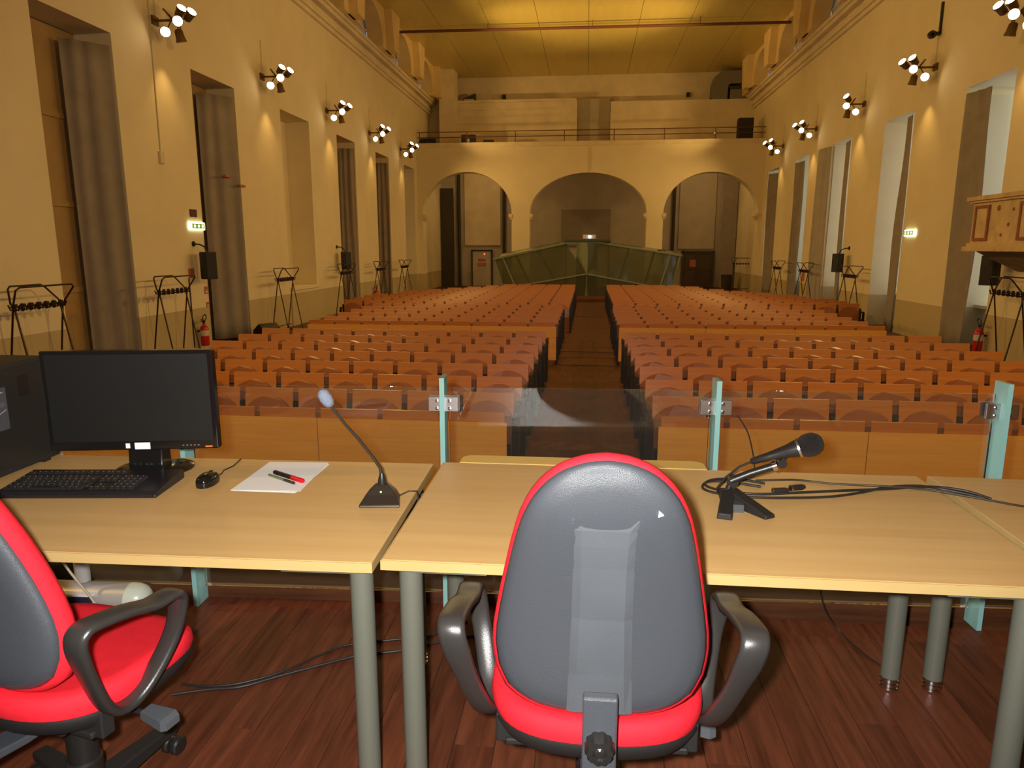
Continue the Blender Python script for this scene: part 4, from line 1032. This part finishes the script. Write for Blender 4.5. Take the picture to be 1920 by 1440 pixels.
G().tube([(.045, .03, .006), (.075, .06, .012), (.10, .055, .012), (.106, .03, .004), (.105, .012, .0035)], .0025, 6).build('microphone_cable', M['cable_b'], gm, 60)

# handheld microphone in a small stand
st = thing('microphone_stand', 'small black three-foot table stand holding the handheld microphone', 'stand', (.43, 2.06, TZ), 0)
def foot(a, b, w0, w1, h0, h1):
    a, b = Vector((*a, 0)), Vector((*b, 0)); d = (b-a).normalized(); p = Vector((-d.y, d.x, 0))
    return G().loft([[a+p*w0, a-p*w0, a-p*w0*.8+Vector((0, 0, h0)), a+p*w0*.8+Vector((0, 0, h0))], [b+p*w1, b-p*w1, b-p*w1*.8+Vector((0, 0, h1)), b+p*w1*.8+Vector((0, 0, h1))]])
foot((0, .0), (-.035, -.145), .022, .022, .045, .018).build('foot', M['black_m'], st, bevel=.003)
foot((.01, .0), (.095, -.125), .024, .020, .045, .012).build('foot', M['black_m'], st, bevel=.003)
foot((.0, -.01), (.005, .09), .022, .018, .045, .014).build('foot', M['black_m'], st, bevel=.003)
G().bx(-.012, .030, -.085, -.045, 0, .024).build('web', M['shell'], st)
G().tube([(0, 0, .04), (.008, 0, .062)], .009, 10).build('post', M['black'], st)
G().lathe([(0, -.014), (.016, -.014), (.016, .014), (0, .014)], 14, Matrix.Translation((.012, 0, .068)) @ along((0, 1, 0))).build('pivot_knob', M['black'], st)
G().tube([(.005, -.004, .068), (.06, -.010, .096), (.125, -.02, .124)], .0115, 12).build('arm', M['black'], st, 50)
G().lathe([(.0125, 0), (.0165, 0), (.0165, .012), (.0125, .012)], 16, Matrix.Translation((.118, -.02, .121)) @ along((.125, -.016, .056))).build('steel_ring', M['chrome'], st, 40)
cl = G(); cl.lathe([(.0, -.013), (.0135, -.013), (.0135, .013), (.0, .013)], 14, Matrix.Translation((.142, -.022, .134)) @ along((0, 1, 0)))
cl.tube([(.142, -.022, .134), (.146, -.026, .150), (.150, -.03, .164)], .010, 10); cl.build('clip', M['black'], st, 50)
hh = thing('handheld_microphone', 'black handheld microphone with round mesh head held in the stand', 'microphone', (.555, 2.035, TZ+.160), 0)
md = Vector((.118, -.03, .052)).normalized(); mm = along(md)
G().lathe([(0, -.075), (.007, -.075), (.010, -.07), (.013, -.02), (.019, .030), (.0255, .058), (.0255, .062), (0, .062)], 20, mm).build('handle', M['black'], hh, 40)
G().lathe([(.0255, .060), (.0295, .062), (.0295, .068), (.0255, .069)], 20, mm).build('collar_ring', M['steel'], hh, 40)
G().lathe([(.026, .068), (.032, .080), (.0345, .094), (.0325, .110), (.024, .124), (.013, .131), (0, .132)], 20, mm).build('mesh_head', M['mesh'], hh, 60)
G().tube([(-.065, .017, -.03), (-.095, .03, -.05), (-.13, .045, -.09), (-.15, .06, -.13), (-.145, .08, -.152)], .0035, 8).build('plug_lead', M['cable'], hh, 60)
# cables on the desk
def smooth_path(ctrl, sub=6):
    out = []
    K = len(ctrl)
    for i in range(K-1):
        p0, p1, p2, p3 = [Vector(ctrl[max(0, min(K-1, j))]) for j in (i-1, i, i+1, i+2)]
        for q in range(sub):
            u = q/sub; out.append(.5*((2*p1)+(-p0+p2)*u+(2*p0-5*p1+4*p2-p3)*u*u+(-p0+3*p1-3*p2+p3)*u**3))
    out.append(Vector(ctrl[-1])); return out
z = TZ+.0042
ctrl = [(.56, 2.20, z), (.46, 2.24, z), (.40, 2.23, z), (.375, 2.17, z), (.41, 2.125, z), (.50, 2.10, z), (.62, 2.105, z), (.75, 2.13, z), (.86, 2.18, z), (.96, 2.24, z), (1.06, 2.25, z+.004), (1.15, 2.21, z+.002), (1.21, 2.165, z)]
cb = thing('microphone_cable', 'thick black cable coiled round the microphone stand and looping over the desk', 'cable', (0, 0, 0))
G().tube(smooth_path(ctrl), .0042, 8).build('cable_run', M['cable'], cb, 60)
ctrl = [(.58, 2.235, z), (.50, 2.27, z), (.42, 2.255, z), (.388, 2.20, z+.0), (.43, 2.145, z+.002), (.53, 2.118, z+.004), (.66, 2.135, z+.008), (.80, 2.165, z+.009), (.93, 2.20, z+.006), (1.08, 2.23, z+.009), (1.17, 2.205, z+.008), (1.225, 2.16, z)]
G().tube(smooth_path(ctrl), .0042, 8).build('cable_run', M['cable'], cb, 60)
for x, y, r_, mt_ in ((.60, 2.135, 12, 'gun'), (.66, 2.17, 20, 'cable')):
    m = Matrix.Translation((x, y, z+.012)) @ Matrix.Rotation(R(r_), 4, 'Z') @ along((1, 0, 0))
    G().lathe([(0, -.022), (.0095, -.022), (.0095, .018), (.006, .028), (0, .028)], 14, m).build('connector', M[mt_], cb, 40)
    G().lathe([(.0102, -.022), (.0102, -.016)], 14, m).build('connector_ring', M['chrome'], cb)
ctrl = [(.55, 2.225, z+.012), (.63, 2.24, z+.012), (.70, 2.28, z), (.80, 2.255, z), (.93, 2.205, z+.014), (1.05, 2.20, z+.010), (1.18, 2.13, z+.010), (1.30, 2.10, z), (1.42, 2.11, z), (1.6, 2.06, z), (1.9, 2.08, z)]
tag(G().tube(smooth_path(ctrl), .0034, 8).build('trailing_cable', M['cable_b'], None, 60), 'thin brown cable trailing from the stand across to the end desk', 'cable')
ctrl = [(.575, 2.665, TZ+.125), (.60, 2.60, TZ+.08), (.60, 2.50, TZ+.03), (.585, 2.40, TZ+.006), (.57, 2.33, z), (.53, 2.285, z), (.47, 2.29, z)]
tag(G().tube(smooth_path(ctrl), .0028, 6).build('hanging_cable', M['cable'], None, 60), 'thin black cable hanging from the steel clamp to the microphone desk', 'cable')

# floor socket box and its plugs, under the computer desk
sb = thing('socket_box', 'silver rounded multi-socket box on the podium floor under the computer desk', 'socket box', (-2.02, 2.49, PZ), R(2.6))
rings = [[(x, .065*math.cos(a)*s_, .012+.052*s_+.062*math.sin(a)*s_) for a in [2*math.pi*q/20 for q in range(20)]] for x, s_ in ((-.42, 1), (.18, 1))]
G().loft(rings).build('body', M['silver'], sb, 50)
G().loft([[(x, .066*math.cos(a)*s_, .064+.063*math.sin(a)*s_) for a in [2*math.pi*q/20 for q in range(20)]] for x, s_ in ((.18, 1), (.205, .97), (.235, .82), (.252, .55), (.258, .2))]).build('end_cap', M['silver_end'], sb, 60)
for x in (-.35, -.1, .12): G().bx(x-.03, x+.03, -.045, .045, 0, .02).build('foot', M['black'], sb)
for x in (-.21, -.02):
    so = G().bx(x-.085, x+.075, -.075, -.045, .035, .10).build('socket_panel', M['socket'], sb, bevel=.004)
    G().bx(x-.09, x+.08, -.072, -.045, .098, .108).build('bezel', M['sticker'], so)
    G().bx(x-.055, x-.015, -.105, -.07, .055, .09).build('plug', M['sticker' if x < -.1 else 'black'], so, bevel=.004)
def cable(nm, label, ctrl, r_, mt_, cat='cable'):
    return tag(G().tube(smooth_path(ctrl), r_, 7).build(nm, M[mt_], None, 60), label, cat)
cable('power_cable', 'cream power cable dropping from the desk to the socket box', [(-2.12, 2.32, 1.46), (-2.10, 2.38, 1.2), (-2.05, 2.42, 1.0), (-1.93, 2.40, .86), (-1.84, 2.34, .79), (-1.75, 2.2, .776)], .005, 'cable_w')
cable('power_cable', 'cream power cable plugged into the end socket of the socket box', [(-1.935, 2.395, .85), (-1.93, 2.37, .85), (-1.95, 2.33, .80), (-1.99, 2.2, .775), (-2.0, 2.0, .775)], .0035, 'cable_w')
cable('ribbed_hose', 'grey ribbed cable hose hanging behind the socket box', [(-2.05, 2.44, 1.46), (-2.04, 2.47, 1.2), (-2.03, 2.48, 1.02), (-2.03, 2.48, .91)], .03, 'silver', 'hose')
zf = PZ+.005
cable('floor_cable', 'thick dark cable snaking over the podium floor from the red chair to the desk legs', [(-1.36, 1.99, zf), (-1.25, 2.03, zf), (-1.15, 2.055, zf), (-1.05, 2.125, zf), (-.93, 2.205, zf), (-.80, 2.285, zf), (-.66, 2.33, zf), (-.5, 2.42, zf), (-.3, 2.50, zf)], .0055, 'cable')
cable('floor_cable', 'thinner dark cable beside the thick one on the podium floor', [(-1.36, 2.05, zf), (-1.27, 2.045, zf), (-1.16, 2.075, zf), (-1.04, 2.16, zf), (-.95, 2.27, zf), (-.86, 2.35, zf), (-.70, 2.40, zf), (-.58, 2.44, zf), (-.45, 2.56, zf)], .0045, 'cable')
cable('floor_cable', 'thin dark cable running down from the middle desk to the kerb', [(.86, 2.50, 1.46), (.88, 2.58, 1.15), (.93, 2.62, .9), (1.0, 2.62, .79), (1.04, 2.5, zf), (1.09, 2.38, zf)], .003, 'cable')
cable('floor_cable', 'dark cable dropping behind the red chair at the middle desk', [(.47, 2.42, 1.46), (.45, 2.52, 1.2), (.42, 2.60, .9), (.40, 2.58, .78), (.36, 2.45, zf)], .004, 'cable')
